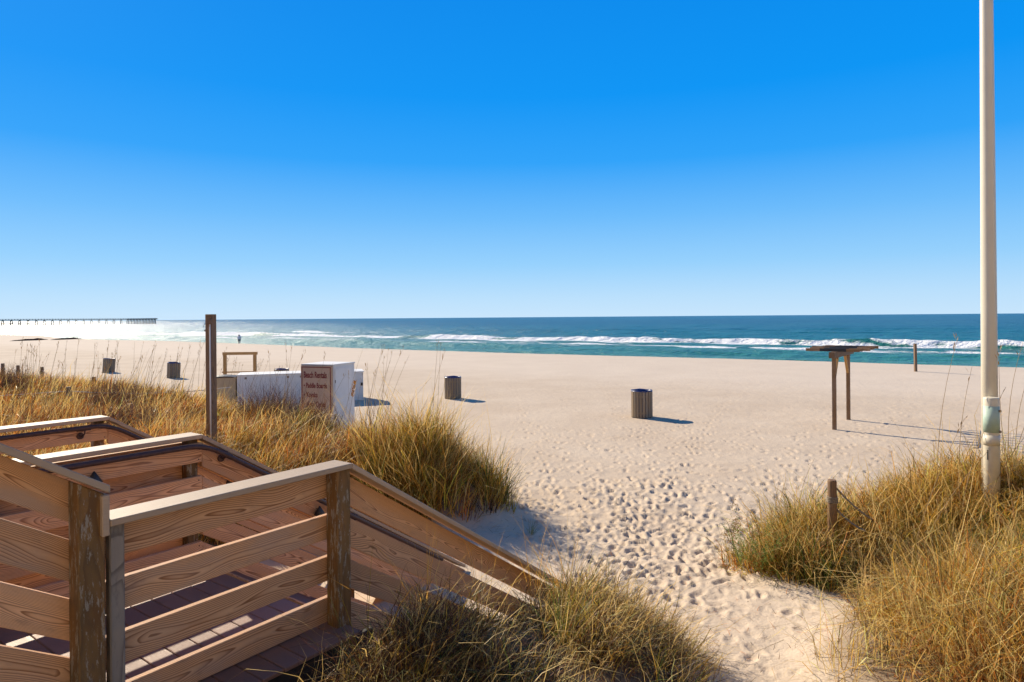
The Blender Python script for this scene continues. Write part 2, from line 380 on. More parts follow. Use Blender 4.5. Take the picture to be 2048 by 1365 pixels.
# ------------------------------------------------------------ sea
sn = Vector((.594, .804)); 
azs = np.radians(np.concatenate([np.linspace(-88, -40, 60, endpoint=False), np.linspace(-40, 40, 480, endpoint=False), np.linspace(40, 88, 60)]))
rs = np.concatenate([np.geomspace(35, 260, 260, endpoint=False), np.geomspace(260, 1500, 60, endpoint=False), np.geomspace(1500, 40000, 16)])
A2, R2 = np.meshgrid(azs, rs); X = (R2*np.sin(A2)).ravel(); Y = (R2*np.cos(A2)).ravel()
s = X*.594+(Y-61)*.804; u = -X*.804+(Y-61)*.594
s = s+9*sstep(60, 200, u)
fade = sstep(900, 150, R2.ravel())
sw = s+5*fbm(u*.015, s*.01, 3, 51)
H = fade*(.16*np.sin(sw*2*np.pi/17)+.26*fbm(u*.12, s*.22, 4, 53)+.42*fbm(u*.05, s*.12, 3, 55)*sstep(30, 120, s))
b0 = 60+5*fbm(u*.022, u*0, 3, 61)
act = np.clip(.55+1.3*fbm(u*.018, u*0+3, 3, 63), .08, 1)
act = np.clip(act+.55*sstep(40, -30, u)+.42, .45, 1)
d1 = s-b0
H += act*.95*np.exp(-np.where(d1 < 0, (d1/1.3)**2, (d1/3.5)**2))*(1+.35*fbm(u*.35, s*.2, 3, 65))
b1 = 38+4*fbm(u*.03, u*0+8, 3, 71); a1 = np.clip(.15+1.6*fbm(u*.03, u*0+5, 3, 73), 0, 1); d2 = s-b1
H += a1*.5*np.exp(-np.where(d2 < 0, (d2/1.2)**2, (d2/3)**2))
b3 = 98+6*fbm(u*.02, u*0+12, 3, 77); a3 = np.clip(-.1+1.9*fbm(u*.035, u*0+15, 3, 79), 0, 1)*sstep(20, 50, u); d3 = s-b3
H += a3*.55*np.exp(-np.where(d3 < 0, (d3/1.5)**2, (d3/4)**2))
st = fbm(u*.11, s*.5, 4, 81)
foam = act*np.exp(-np.where(d1 > 0, (d1/1.6)**2, 0))*sstep(-10, -1, d1+5*fbm(u*.08, s*.1, 3, 83))*(.86+1.25*st)
foam = np.maximum(foam, act*sstep(-20, -14, d1+3*fbm(u*.05,s*0,2,84))*sstep(-9, -13, d1)*sstep(-.1, .25, st+.05)*.8)
foam = np.maximum(foam, a1*np.exp(-np.where(d2 > 0, (d2/.8)**2, (d2/3)**2))*(.45+1.2*np.clip(st+.2, 0, 1)))
lc = 49+2.5*fbm(u*.04, u*0+50, 3, 90); foam = np.maximum(foam, act*np.exp(-((s-lc)/1.6)**2)*(.30+1.3*np.clip(fbm(u*.1, s*.4, 4, 92)+.15, 0, 1)))
foam = np.maximum(foam, a3*np.exp(-np.where(d3 > 0, (d3/1)**2, (d3/4)**2)))
foam = np.maximum(foam, .9*np.exp(-((s-(13.5+1.8*fbm(u*.05, u*0+30, 3, 85)))/1.6)**2)*sstep(-.25, .25, fbm(u*.06, u*0+33, 3, 87)+.15*sstep(0, 60, u)))
foam = np.clip(foam, 0, 1)
V = np.stack([X, Y, SEAZ+H*sstep(4, 20, s)], 1)
NA2, NR2 = len(azs), len(rs)
ii, jj = np.meshgrid(np.arange(NR2-1), np.arange(NA2-1), indexing='ij')
Q = np.stack([ii*NA2+jj, (ii+1)*NA2+jj, (ii+1)*NA2+jj+1, ii*NA2+jj+1], -1).reshape(-1, 4)[:, ::-1]
me = np_mesh('sea', V, Q[:, ::-1][:, ::-1], None, True)
attr(me, 'foam', 'FLOAT', foam); attr(me, 'off', 'FLOAT', s)
t = NT('sea_water'); geo = t.n('NewGeometry').outputs['Position']
off = t.attr('off').outputs['Fac']
o1 = t.math('DIVIDE', off, 400.0)
patch = t.noise(t.mapv(geo, (.02, .05, .05)), 1, 4, .6)
c = t.ramp(t.math('ADD', o1, t.math('MULTIPLY_ADD', patch, .12, -.06)), [(0, (.07, .23, .13)), (.10, (.03, .185, .12)), (.2, (.012, .14, .145)), (.5, (.007, .105, .135)), (1, (.004, .068, .11))])
uu = t.n('CombineXYZ'); gs = t.n('SeparateXYZ'); t.l(geo, gs.inputs[0])
t.l(t.math('MULTIPLY_ADD', gs.outputs[0], -.804, t.math('MULTIPLY', gs.outputs[1], .594)), uu.inputs[0]); t.l(off, uu.inputs[1])
st1 = t.noise(t.mapv(uu.outputs[0], (.05, .22, 1)), 1, 5, .65); st2 = t.noise(t.mapv(uu.outputs[0], (.006, .022, 1)), 1, 5, .6)
c = t.mix(t.ramp(st1, [(.38, .55), (.52, 0)]), c, t.mix(.5, c, (.0, .03, .05)))
c = t.mix(t.ramp(st2, [(.45, 0), (.68, .55)]), c, (.03, .17, .16))
ff = t.attr('foam').outputs['Fac']
fn = t.noise(t.mapv(uu.outputs[0], (.45, 1.1, 1.2)), 1.0, 6, .75)
fm = t.ramp(t.math('ADD', ff, t.math('MULTIPLY_ADD', fn, 1.3, -.65)), [(.36, 0), (.56, 1)])
c2 = t.mix(fm, c, (.80, .80, .80))
t.l(c2, t.p.inputs['Base Color'])
t.l(t.math('MULTIPLY_ADD', fm, .5, .28), t.p.inputs['Roughness'])
t.p.inputs['IOR'].default_value = 1.33; t.p.inputs['Specular IOR Level'].default_value = .5
w1 = t.noise(t.mapv(geo, (.55, .75, .5)), 1, 5, .65); w2 = t.noise(t.mapv(geo, (.12, .18, .1)), 1, 3, .6)
t.bump(t.math('ADD', w1, t.math('MULTIPLY', w2, 1.5)), 1.0, 1.05)
props(link_mesh('sea', me, t.m), kind='structure')
print('sand/sea ok')

# ------------------------------------------------------------ pier
pe = empty('fishing_pier', (-427, 780, SEAZ), 'long fishing pier on dark piles reaching out into the glittering sea on the horizon', 'pier')
A = Vector((-427, 780, 0)); B = Vector((-700, 620, 0)); B = A+(Vector((-551, 700, 0))-A)*2.0
dirp = (B-A).normalized(); Lp = (B-A).length; loc = Vector(pe.location)
def rel(v): return Vector(v)-loc
ZP = EYE+1.25
beam('pier_deck', rel(A+Vector((0, 0, ZP-.3))), rel(B+Vector((0, 0, ZP-.3))), 7, .6, M['concrete'], pe)
bm = bmesh.new()
def bmbox(bm, c, sx, sy, sz, ax=None):
    r_ = bmesh.ops.create_cube(bm, size=1)
    x = ax or Vector((1, 0, 0)); y = Vector((-x.y, x.x, 0))
    for v in r_['verts']: v.co = Vector(c)+x*v.co.x*sx+y*v.co.y*sy+Vector((0, 0, v.co.z*sz))
perp = Vector((-dirp.y, dirp.x, 0))
for k in range(int(Lp/2.6)):
    for sgn in (-1, 1):
        p = rel(A+dirp*(k*2.6)+perp*3.3*sgn+Vector((0, 0, ZP+.5))); bmbox(bm, p, .28, .2, 1.0, dirp)
for sgn in (-1, 1):
    for zz in (.45, 1.0): bmbox(bm, rel(A+dirp*Lp/2+perp*3.3*sgn+Vector((0, 0, ZP+zz))), Lp, .15, .16, dirp)
me = bpy.data.meshes.new('pier_railing'); bm.to_mesh(me); bm.free(); link_mesh('railing', me, M['concrete'], pe)
beam('pier_head', rel(A+dirp*-1+Vector((0, 0, ZP+.15))), rel(A+dirp*30+Vector((0, 0, ZP-.05))), 12, 1.2, M['concrete'], pe)
bm = bmesh.new(); bmbox(bm, (0, 0, -.8), 1.3, 8, .8)
for yy in (-3.2, 0, 3.2):
    for sx in (-.9, .9): bmbox(bm, (sx*.9, yy, -4.3), .40, .5, 6.2)
mb = bpy.data.meshes.new('bent'); bm.to_mesh(mb); bm.free(); mb.materials.append(M['concrete'])
ts = [1.5+3.1*k for k in range(10)]+[36+7.3*k for k in range(32)]
for q in ts:
    if q > Lp: break
    o = link_mesh('pile_bent', mb, None, pe); o.location = rel(A+dirp*q+Vector((0, 0, ZP-.2))); o.rotation_euler = (0, 0, math.atan2(dirp.y, dirp.x))

# ------------------------------------------------------------ unseen building assumed behind the camera, added to bounce warm light
def big_box(name, x0, x1, y0, y1, z0, z1, mat, parent):
    bm = bmesh.new(); bmesh.ops.create_cube(bm, size=1)
    for v in bm.verts: v.co = Vector(((x0+x1)/2+v.co.x*(x1-x0), (y0+y1)/2+v.co.y*(y1-y0), (z0+z1)/2+v.co.z*(z1-z0)))
    me = bpy.data.meshes.new(name); bm.to_mesh(me); bm.free(); return link_mesh(name, me, mat, parent)
M['stucco'] = simple_mat('cream_stucco', (.66, .58, .47), .9, var=.05, scale=1); M['glass'] = simple_mat('dark_window_glass', (.03, .05, .06), .1)
hs = empty('unseen_bounce_building', (0, -9, 0), 'unseen cream stucco building behind the viewer, added to bounce warm light', 'building')
big_box('wall', -28, 28, -10, 0, -.5, 16, M['stucco'], hs)
for fl in range(5):
    big_box('balcony_slab', -28, 28, 0.002, 1.4, .2+fl*3.1, .4+fl*3.1, M['stucco'], hs)
    for k in range(12):
        big_box('window', -26+k*4.4, -24.2+k*4.4, .003, .04, 1.2+fl*3.1, 2.9+fl*3.1, M['glass'], hs)

# ------------------------------------------------------------ stairs with three railings
st_ = empty('beach_stairs', (P0.x, P0.y, 0), 'wooden double beach stairs with three board railings, landing and dark pipe handrails', 'stairs')
o0 = Vector(st_.location)
def loc3(v): return Vector(v)-o0
def rail(t0, t1, off, ztop0, H, Wd, slope, mat, name, thick_gap=0):
    """plumb-ended board in stair direction; ztop0 = top height at t0"""
    L = t1-t0
    me = box_me(name, L, Wd, H, slope, .004)
    o = link_mesh(name, me, mat, st_); x = rv; m = Matrix((x, Vector((-x.y, x.x, 0)), Vector((0, 0, 1)))).transposed().to_4x4()
    m.translation = loc3(sp(t0, off, ztop0-H/2)); o.matrix_local = m
    return o
C1 = LAND; TEND = 4.9; TUP = -2.6
RISE = .17
def screws(b, L, H):
    V = []; T = []
    for x in (.05, L-.03 if L > 1 else L-.04):
        for z in (-.055, .05):
            for sy in (-1, 1):
                i0 = len(V); V.append((x, sy*.0230, z))
                for k in range(8): V.append((x+.0055*math.cos(k*.7854), sy*.0222, z+.0055*math.sin(k*.7854)))
                for k in range(8): T.append((i0, i0+1+k, i0+1+(k+1) % 8))
    props(link_mesh('screws', np_mesh('screws', V, None, T), M['black'], b), kind='stuff')
def railing(off, sides, near):
    # sides: list of board offsets (relative), boards thickness .038
    lv = [.036, .318, .600, .875]
    for so in sides:
        bo = off+so
        for k, dz in enumerate(lv):
            far = len(sides) == 2 and so < 0
            if far: dz = [.036, .215, .485, .755][k]
            b = rail(.0, C1, bo, CAPZ-dz, .10 if far and k == 0 else .164, .043, 0, M['pine'], 'rail_board'); screws(b, C1, .164)
            svz = .29*k+.036
            L2 = TEND if k == 0 else TEND-.35
            rail(C1+.002, L2, bo, CAPZ-svz+.0, .205, .038, SL, M['pine'], 'rail_board')
            rail(TUP, -.0, bo, CAPZ+RISE-svz-SL*abs(TUP), .205, .038, SL, M['pine'], 'rail_board')
    pc = off+(.055 if near else 0)
    pw = .19 if near else .20
    # caps with butt joints
    me_o = [(-.03, C1, CAPZ, 0), (C1+.001, TEND, CAPZ, SL), (TUP, -.03, CAPZ+RISE-SL*abs(TUP+.03), SL)]
    for t0, t1, z0, slp in me_o:
        rail(t0, t1, pc, z0+(.034 if slp == 0 else .034), .034 if slp == 0 else .04, pw, slp, M['cap'], 'cap_board')
    rail(-.032-.034, -.032, pc, CAPZ+RISE-.012, RISE+.03, pw*.97, 0, M['cap'], 'cap_board')
# near railing: boards on the inside, posts outside
NO = -.045; GM = GAPW+.07; GE = 2*GAPW+.02
railing(NO, [-.02], True)
railing(-GM, [.068, -.068], False)
railing(-GE, [.02+.02], False)
def post(t, off, zt, zb, w, mat, label=None, shear=0, d=None):
    zt -= .002
    me = box_me('post', zt-zb, w, d or w, 0, .006)
    o = link_mesh('post', me, mat, st_)
    x = Vector((0, 0, 1)); m = Matrix((x, nv, x.cross(nv))).transposed().to_4x4(); m.translation = loc3(sp(t, off, zb)); o.matrix_local = m
    if shear:
        co = np.empty(len(me.vertices)*3, np.float32); me.vertices.foreach_get('co', co); co = co.reshape(-1, 3)
        top = co[:, 0] > (zt-zb)/2; co[top, 0] += -co[top, 2]*shear; me.vertices.foreach_set('co', co.ravel()); me.update()
    if label: o['label'] = label
    return o
post(-.102, NO+.062, CAPZ+RISE+.030, -.2, .118, M['postw'], 'thick post with green-brown stain and flaking pale paint at the foot of the upper flight', shear=-SL)
post(.02, NO+.072, CAPZ-.001, -.2, .055, M['greyw'], 'thin split grey post beside the thick flaking post', d=.07)
post(C1-.055, NO+.068, CAPZ, -.2, .115, M['postw'])
post(TEND-.1, NO+.062, CAPZ+SL*(TEND-.1-C1)-.02, -.6, .115, M['postw'])
for off, dd in ((-GM, 0), (-GE, -.03)):
    for tt in (.0+.02, C1-.06): post(tt, off+dd, CAPZ-.001, -.2, .092, M['postw'])
    for tt in (3.1, TEND-.1): post(tt, off+dd, CAPZ+SL*(tt-C1)-.16, -.6, .092, M['postw'])
    post(TUP+.3, off+dd, CAPZ+RISE-SL*abs(TUP+.3)-.06, -.2, .092, M['postw'])
post(TUP+.3, NO+.07, CAPZ+RISE-SL*abs(TUP+.3)-.06, -.2, .118, M['postw'])
# handrails
def pipe(off, inner, brs):
    o = off+inner; zc = CAPZ-.045
    zl = zc; pts = [sp(TUP, o, zc+RISE-SL*abs(TUP)), sp(-.2, o, zc+RISE+.04-SL*.1), sp(-.08, o, zc+RISE*.55), sp(.1, o, zc), sp(C1-.16, o, zc)]
    for k in range(1, 6):
        a = k/5; tt = C1-.16+.3*a; pts.append(sp(tt, o, zc+SL*.5*.3*a*a))
    tl = TEND-.5; zend = pts[-1].z
    pts.append(sp(tl, o, zend+SL*(tl-(C1+.14))))
    h = tube('handrail', [loc3(p) for p in pts], .021, M['pipe'], st_, 14)
    sg = 1 if inner > 0 else -1
    for tb, zb_, sl in brs:
        base = sp(tb, o-sg*.058, zb_-.085)
        bm = bmesh.new(); bmesh.ops.create_cone(bm, cap_ends=True, segments=18, radius1=.034, radius2=.030, depth=.012)
        mt = nv.to_track_quat('Z', 'Y').to_matrix().to_4x4(); mt.translation = loc3(base); bmesh.ops.transform(bm, matrix=mt, verts=bm.verts)
        me = bpy.data.meshes.new('bracket'); bm.to_mesh(me); bm.free()
        me2 = tube_me('bracket_arm', [loc3(base), loc3(sp(tb, o-sg*.02, zb_-.085)), loc3(sp(tb+.015, o, zb_-.06)), loc3(sp(tb+.02, o, zb_-.018))], .008, 8)
        link_mesh('bracket', me, M['pipe'], h); link_mesh('bracket_arm', me2, M['pipe'], h)
        link_mesh('bracket_saddle', tube_me('bracket_saddle', [loc3(sp(tb-.05, o, zb_-.022-SL*.0+sl*-.05)), loc3(sp(tb+.07, o, zb_-.022+sl*.07))], .009, 8), M['pipe'], h)
zc = CAPZ-.045
def zs(t): return zc+SL*(t-C1-.0)
pipe(NO, -.115, [(.5, zc, 0), (C1+.9, zs(C1+.9)+.02, SL)])
pipe(-GM, .155, [(C1+.17, zs(C1+.17)+.04, SL), (C1+1.6, zs(C1+1.6)+.04, SL)])
pipe(-GM, -.155, [(.5, zc, 0)])
pipe(-GE, .128, [(C1-.25, zc, 0), (C1+1.3, zs(C1+1.3)+.04, SL)])
# wedge-shaped black step lights on the middle railing
def wedge(p):
    bm = bmesh.new(); bmesh.ops.create_cone(bm, cap_ends=True, segments=20, radius1=.058, radius2=.004, depth=.085)
    bmesh.ops.bevel(bm, geom=[e for e in bm.edges if e.calc_face_angle(0) > .8], offset=.003, segments=1, affect='EDGES')
    me = bpy.data.meshes.new('step_light'); bm.to_mesh(me); bm.free(); me.shade_smooth()
    o = link_mesh('step_light', me, M['black'], st_); o.location = loc3(p); o['label'] = 'small black cone-shaped step light on the middle railing'
wedge(sp(.62, -GM+.088+.055, CAPZ-.15)); wedge(sp(C1+1.16, -GM+.088+.055, CAPZ+SL*1.16-.15))
# deck boards on the landing, across the stairs
nd = 10; dw = (C1+.25)/nd
meD = box_me('deck_board', 2*GAPW+.42, .14, .026, 0, .004); meD.materials.append(M['deck'])
for k in range(11):
    tt = -.16+k*.1455+.07
    if tt > C1+.06: break
    o = link_mesh('deck_board', meD, None, st_)
    m = Matrix((-nv, Vector((nv.y, -nv.x, 0)), Vector((0, 0, 1)))).transposed().to_4x4(); m.translation = loc3(sp(tt, .22, DECK-.013+random.uniform(-.001, .001))); o.matrix_local = m
# steps
meT = box_me('step_tread', 2*GAPW-.02, .27, .026, 0, .004); meT.materials.append(M['deck'])
meR = box_me('step_riser', 2*GAPW-.02, .02, .15, 0, .003); meR.materials.append(M['pine'])
for k in range(1, 10):
    z = DECK-k*RISE; t_ = C1+.02+(k-.5)*.268
    for me_, n_, tt, zz in ((meT, 'step_tread', t_, z-.013), (meR, 'step_riser', t_-.13, z+.075)):
        o = link_mesh(n_, me_, None, st_)
        m = Matrix((-nv, Vector((nv.y, -nv.x, 0)), Vector((0, 0, 1)))).transposed().to_4x4(); m.translation = loc3(sp(tt, -.045, zz)); o.matrix_local = m
for k in range(1, 9):
    z = DECK+k*RISE; t_ = -.17-(k-.5)*.268
    for me_, n_, tt, zz in ((meT, 'step_tread', t_, z-.013), (meR, 'step_riser', t_+.12, z-.1)):
        o = link_mesh(n_, me_, None, st_)
        m = Matrix((-nv, Vector((nv.y, -nv.x, 0)), Vector((0, 0, 1)))).transposed().to_4x4(); m.translation = loc3(sp(tt, -.045, zz)); o.matrix_local = m
for off in (.19, -2*GAPW-.17):
    rail(-.16, C1+.08, off, DECK-.03, .22, .038, 0, M['darkslat'], 'fascia_board')
for off in (-.06, -GAPW, -2*GAPW+.1):
    rail(C1+.08, TEND, off, DECK-.2, .24, .038, SL, M['pine'], 'stringer')
    rail(TUP, -.17, off, DECK-.1-SL*abs(TUP), .24, .038, SL, M['pine'], 'stringer')

# ------------------------------------------------------------ litter bins
def make_bin():
    b = empty('litter_bin', (0, 0, 0), 'x', 'bin', 'slatted wooden litter bins on the beach')
    n = 20; H = .88; Rr = .34
    me = box_me('slat', H, .088, .022, 0, .003); me.materials.append(M['slatw'])
    for k in range(n):
        a = 2*math.pi*k/n; o = link_mesh('slat', me, None, b)
        x = Vector((0, 0, 1)); z = Vector((math.cos(a), math.sin(a), 0)); y = z.cross(x)
        m = Matrix((x, y, z)).transposed().to_4x4(); m.translation = z*Rr+Vector((0, 0, .03+random.uniform(-.006, .006))); o.matrix_local = m
    for zz in (.18, .72):
        V = []; Q = []
        for k in range(24):
            a = 2*math.pi*k/24
            for rr, z_ in ((.327, zz-.03), (.327, zz+.03)): V.append((rr*math.cos(a), rr*math.sin(a), z_))
        for k in range(24): k2 = (k+1) % 24; Q.append((2*k, 2*k2, 2*k2+1, 2*k+1))
        link_mesh('hoop', np_mesh('hoop', V, Q, None, True), M['steel'], b)
    V = []; Q = []; prof = [(.30, .02), (.315, .45), (.318, .9), (.352, .925), (.356, .885)]
    for i, (rr, z_) in enumerate(prof):
        for k in range(24):
            a = 2*math.pi*k/24; V.append((rr*math.cos(a), rr*math.sin(a), z_+(.008*math.sin(5*a) if i > 2 else 0)))
    for i in range(len(prof)-1):
        for k in range(24): k2 = (k+1) % 24; Q.append((i*24+k, i*24+k2, (i+1)*24+k2, (i+1)*24+k))
    V.append((0, 0, .02)); T = [(len(V)-1, (k+1) % 24, k) for k in range(24)]
    link_mesh('liner', np_mesh('liner', V, Q, T, True), M['liner'], b)
    bm = bmesh.new(); bmesh.ops.create_cone(bm, cap_ends=True, segments=24, radius1=.35, radius2=.35, depth=.04, matrix=Matrix.Translation((0, 0, .012)))
    me = bpy.data.meshes.new('base'); bm.to_mesh(me); bm.free(); link_mesh('base', me, M['black'], b)
    return b
bn = make_bin()
spots = [(1284, 838, 'slatted wooden bin nearest the camera, casting a long shadow in the middle of the beach', 0),
         (906, 799.5, 'slatted wooden bin on open sand just right of the left dune grass', 0),
         (347, 757, 'slatted wooden bin just left of the tall brown post, leaning slightly', 4),
         (217, 746, 'leftmost slatted wooden bin, farthest along the beach, leaning slightly', 4)]
for i, (px, py, lb, tl) in enumerate(spots):
    o = bn if i == 0 else copy_tree(bn)
    p = at(px, py, 0); d = p.copy(); d.z = 0; p = p+d.normalized()*.33; p.z = gz(p.x, p.y)-.01
    o.location = p; o['label'] = lb; o.rotation_euler = (0, -R(tl), i*1.3)
o = copy_tree(bn); p = atY(563, 739, 32.5); o.location = (p.x, p.y, gz(p.x, p.y)); o.rotation_euler = (0, 0, .6); o['label'] = 'slatted bin with blue liner whose rim shows over the long white box'

# ------------------------------------------------------------ rental boxes and sign
def place(o, x, y, ang, z=None): o.location = (x, y, gz(x, y) if z is None else z); o.rotation_euler = (0, 0, ang)
# kiosk: local x along the sign face (left to right), y back
kx, ky = -5.26, 19.1; an = -R(20)
ki = empty('rental_kiosk_box', (0, 0, 0), 'tall white rental box standing among dune grass with a red lettered sign on one face', 'box')
place(ki, kx, ky, an, 0.0)
KW, KD, KH = 1.12, 1.08, 2.05
def bx(name, x0, x1, y0, y1, z0, z1, mat, parent, bev=.006):
    bm = bmesh.new(); bmesh.ops.create_cube(bm, size=1)
    for v in bm.verts: v.co = Vector(((x0+x1)/2+v.co.x*(x1-x0), (y0+y1)/2+v.co.y*(y1-y0), (z0+z1)/2+v.co.z*(z1-z0)))
    if bev: bmesh.ops.bevel(bm, geom=bm.edges[:], offset=bev, segments=1, affect='EDGES')
    me = bpy.data.meshes.new(name); bm.to_mesh(me); bm.free()
    co = np.empty(len(me.vertices)*3, np.float32); me.vertices.foreach_get('co', co); attr(me, 'gco', 'FLOAT_VECTOR', co.reshape(-1, 3)[:, [2, 1, 0]])
    return link_mesh(name, me, mat, parent)
bx('cabinet', -KW, 0, 0, KD, 0, KH-.03, M['white'], ki)
for xx in (.003,): bx('side_door', xx, xx+.014, .06, KD-.06, .1, KH-.12, M['white'], ki, .004)
for zz in (.5, 1.5): bx('hinge', .012, .024, .055, .085, zz, zz+.09, M['steel'], ki, .002)
bx('lid', -KW-.02, .02, -.02, KD+.02, KH-.028, KH+.005, M['white'], ki)
sg = bx('sign_board', -KW+.0, -.005, -.045, -.022, KH-1.5, KH-.035, M['signp'], ki, .003)
fr = .03
for nme, a in (('sign_border', (-KW+.03, -.06, -.052, -.046, KH-.10, KH-.075)), ('sign_border', (-KW+.03, -KW+.055, -.052, -.046, KH-1.45, KH-.1)), ('sign_border', (-.085, -.06, -.052, -.046, KH-1.45, KH-.1))):
    bx(nme, *a, M['red'], sg, 0)
def text(body, x, z, size, xs, parent, mat):
    cu = bpy.data.curves.new('lettering', 'FONT'); cu.body = body; cu.size = size; cu.extrude = .002; cu.offset = size*.022
    tmp = bpy.data.objects.new('tmp', cu); COL.objects.link(tmp); bpy.context.view_layer.update()
    me = bpy.data.meshes.new_from_object(tmp.evaluated_get(bpy.context.evaluated_depsgraph_get())); bpy.data.objects.remove(tmp)
    o = link_mesh('lettering', me, mat, parent); me.materials.clear(); me.materials.append(mat)
    o.location = (x, -.0485, z); o.rotation_euler = (R(90), 0, 0); o.scale = (xs, 1, 1); return o
text('Beach Rentals', -1.02, KH-.40, .26, .56, sg, M['red'])
for k, (b, w) in enumerate((('Paddle Boards', .60), ('Kayaks', .66), ('Aqua Cycles', .62))):
    text('\u2022', -1.02, KH-.69-.275*k, .17, .8, sg, M['red']); text(b, -.94+.015*k, KH-.70-.275*k, .215, w, sg, M['red'])
bx('red_panel', -.93, -.45, -.052, -.046, KH-1.47, KH-1.33, M['red'], sg, 0)
# long box
p1 = Vector((-10.85, 25.6, 0)); p2 = Vector((-6.2, 27.0, 0)); al = math.atan2(1.4, 4.65); Lb = (p2-p1).length
lb = empty('storage_box', (0, 0, 0), 'long low white storage box lying behind the signed rental box', 'box'); place(lb, p1.x, p1.y, al, 0)
bx('cabinet', 0, Lb, 0, 1.3, 0, 1.17, M['white'], lb)
bx('lid', -.02, Lb+.04, -.03, 1.33, 1.172, 1.21, M['white'], lb)
for a, b in ((.12, 2.1), (2.2, 4.2)):
    bx('door_panel', a, b, -.03, -.002, .12, 1.06, M['white'], lb, .006)
    for xx in (a+.2, b-.2): bx('hinge', xx-.04, xx+.04, -.036, -.004, 1.03, 1.11, M['steel'], lb, .003)
lk = bx('latch', Lb-.10, Lb-.02, -.05, -.002, .62, .74, M['black'], lb, .006)
tb = empty('storage_box', (0, 0, 0), 'short tan storage box with a crumpled black cover, right beside the tall brown post', 'box'); place(tb, p1.x-.92, p1.y-.2, al, 0)
bx('cabinet', 0, .88, 0, 1.1, 0, 1.12, M['tanp'], tb)
V = []; Q = []
for i in range(9):
    for j in range(7):
        V.append((-.03+i*.118, -.03+j*.19, 1.125+.07*math.sin(i*.42)*math.sin(j*.5+.2)+(.0 if 0 < j < 6 else -.01)))
for i in range(8):
    for j in range(6): a = i*7+j; Q.append((a, a+7, a+8, a+1))
cv = link_mesh('cover', np_mesh('cover', V, Q, None, True), M['black'], tb)
md = cv.modifiers.new('s', 'SOLIDIFY'); md.thickness = .012
# yellow lumber frame
fp = atY(447, 745, 30.5); fe = empty('lumber_frame', (0, 0, 0), 'open rectangular frame of yellow lumber behind the low storage boxes', 'frame'); place(fe, fp.x, fp.y, R(4), 0)
for x in (.07, 1.44): beam('upright', (x, 0, 0), (x, 0, 1.73), .13, .13, M['yellow'], fe, up=(0, 1, 0))
beam('crossbeam', (-.02, 0, 1.80), (1.55, 0, 1.80), .15, .13, M['yellow'], fe)
beam('crossbeam', (-.06, 0, .93), (1.37, 0, .93), .1, .06, M['yellow'], fe)
for x in (.07, 1.44): beam('upright', (x+.1, .8, 0), (x+.1, .8, 1.6), .1, .1, M['yellow'], fe, up=(0, 1, 0)) if False else None
# tall post with conduit
q = atY(421.5, 629, 11.4); g = gz(q.x, q.y)
tp = empty('tall_post', (q.x, q.y, g), 'tall square brown post with pale conduit, rising from the left dune grass', 'post', rz=R(-14))
beam('timber', (0, 0, -.4), (0, 0, q.z-g), .13, .13, M['oldpost'], tp, up=(0, 1, 0), bev=.006)
tube('conduit', [(.05, -.085, -.3), (.05, -.085, q.z-g-.16)], .012, M['white'], tp, 8)
bx('junction_box', .01, .085, -.125, -.067, q.z-g-.17, q.z-g-.08, M['oldpost'], tp)
bx('bracket', -.10, -.067, -.05, -.02, q.z-g-.30, q.z-g-.27, M['steel'], tp, .003)
tube('wire', [(-.067, -.03, q.z-g-.14), (-.09, -.04, q.z-g-.16), (-.115, -.05, q.z-g-.22)], .003, M['black'], tp, 6)

# ------------------------------------------------------------ shade frame
pA = at(1669, 859, 0); pB = at(1697, 840, 0); ZT = 2.30
sh = empty('beach_shade_frame', (pA.x, pA.y, 0), 'wooden beach shade with two posts and a flat roof of dark slats', 'shade frame')
d = (pB-pA); d.z = 0; Ld = d.length; dx = d.normalized(); pz = Vector((dx.y, -dx.x, 0))
beam('post', (0, 0, -.3), (0, 0, ZT-.18), .105, .105, M['rustic'], sh, up=dx)
beam('post', d+Vector((0, 0, -.3)), d+Vector((0, 0, ZT-.18)), .105, .105, M['rustic'], sh, up=dx)
beam('beam', dx*-.32+pz*.0+Vector((0, 0, ZT-.09)), dx*(Ld+.55)+Vector((0, 0, ZT-.09)), .16, .18, M['oldpost'], sh)
beam('brace', dx*.08+Vector((0, 0, ZT-.75)), dx*.5+Vector((0, 0, ZT-.18)), .07, .1, M['yellow'], sh)
beam('brace', dx*(Ld-.08)+Vector((0, 0, ZT-.75)), dx*(Ld-.5)+Vector((0, 0, ZT-.18)), .07, .1, M['yellow'], sh)
for k in range(8):
    a = -.25+k*(Ld+.7)/7
    e1, e2 = -.80+random.uniform(-.12, .14), .80+random.uniform(-.14, .14)
    zz = ZT+.05+random.uniform(-.015, .02)
    beam('slat', dx*a+pz*(e1+.38)+Vector((0, 0, zz)), dx*a+pz*(e2-.35)+Vector((0, 0, zz)), .06, .085, M['darkslat'], sh)
    beam('slat_end', dx*a+pz*e1+Vector((0, 0, zz)), dx*a+pz*(e1+.378)+Vector((0, 0, zz)), .058, .083, M['rustic'], sh)
    beam('slat_end', dx*a+pz*(e2-.348)+Vector((0, 0, zz)), dx*a+pz*e2+Vector((0, 0, zz)), .058, .083, M['rustic'], sh)
# lone post near the water
q = at(1831.5, 744, 0); ps = empty('marker_post', (q.x, q.y, 0), 'single thin brown post standing alone on sand near the surf', 'post')
beam('timber', (0, 0, -.3), (-.03, 0, 1.66), .13, .13, M['oldpost'], ps, up=(0, 1, 0))

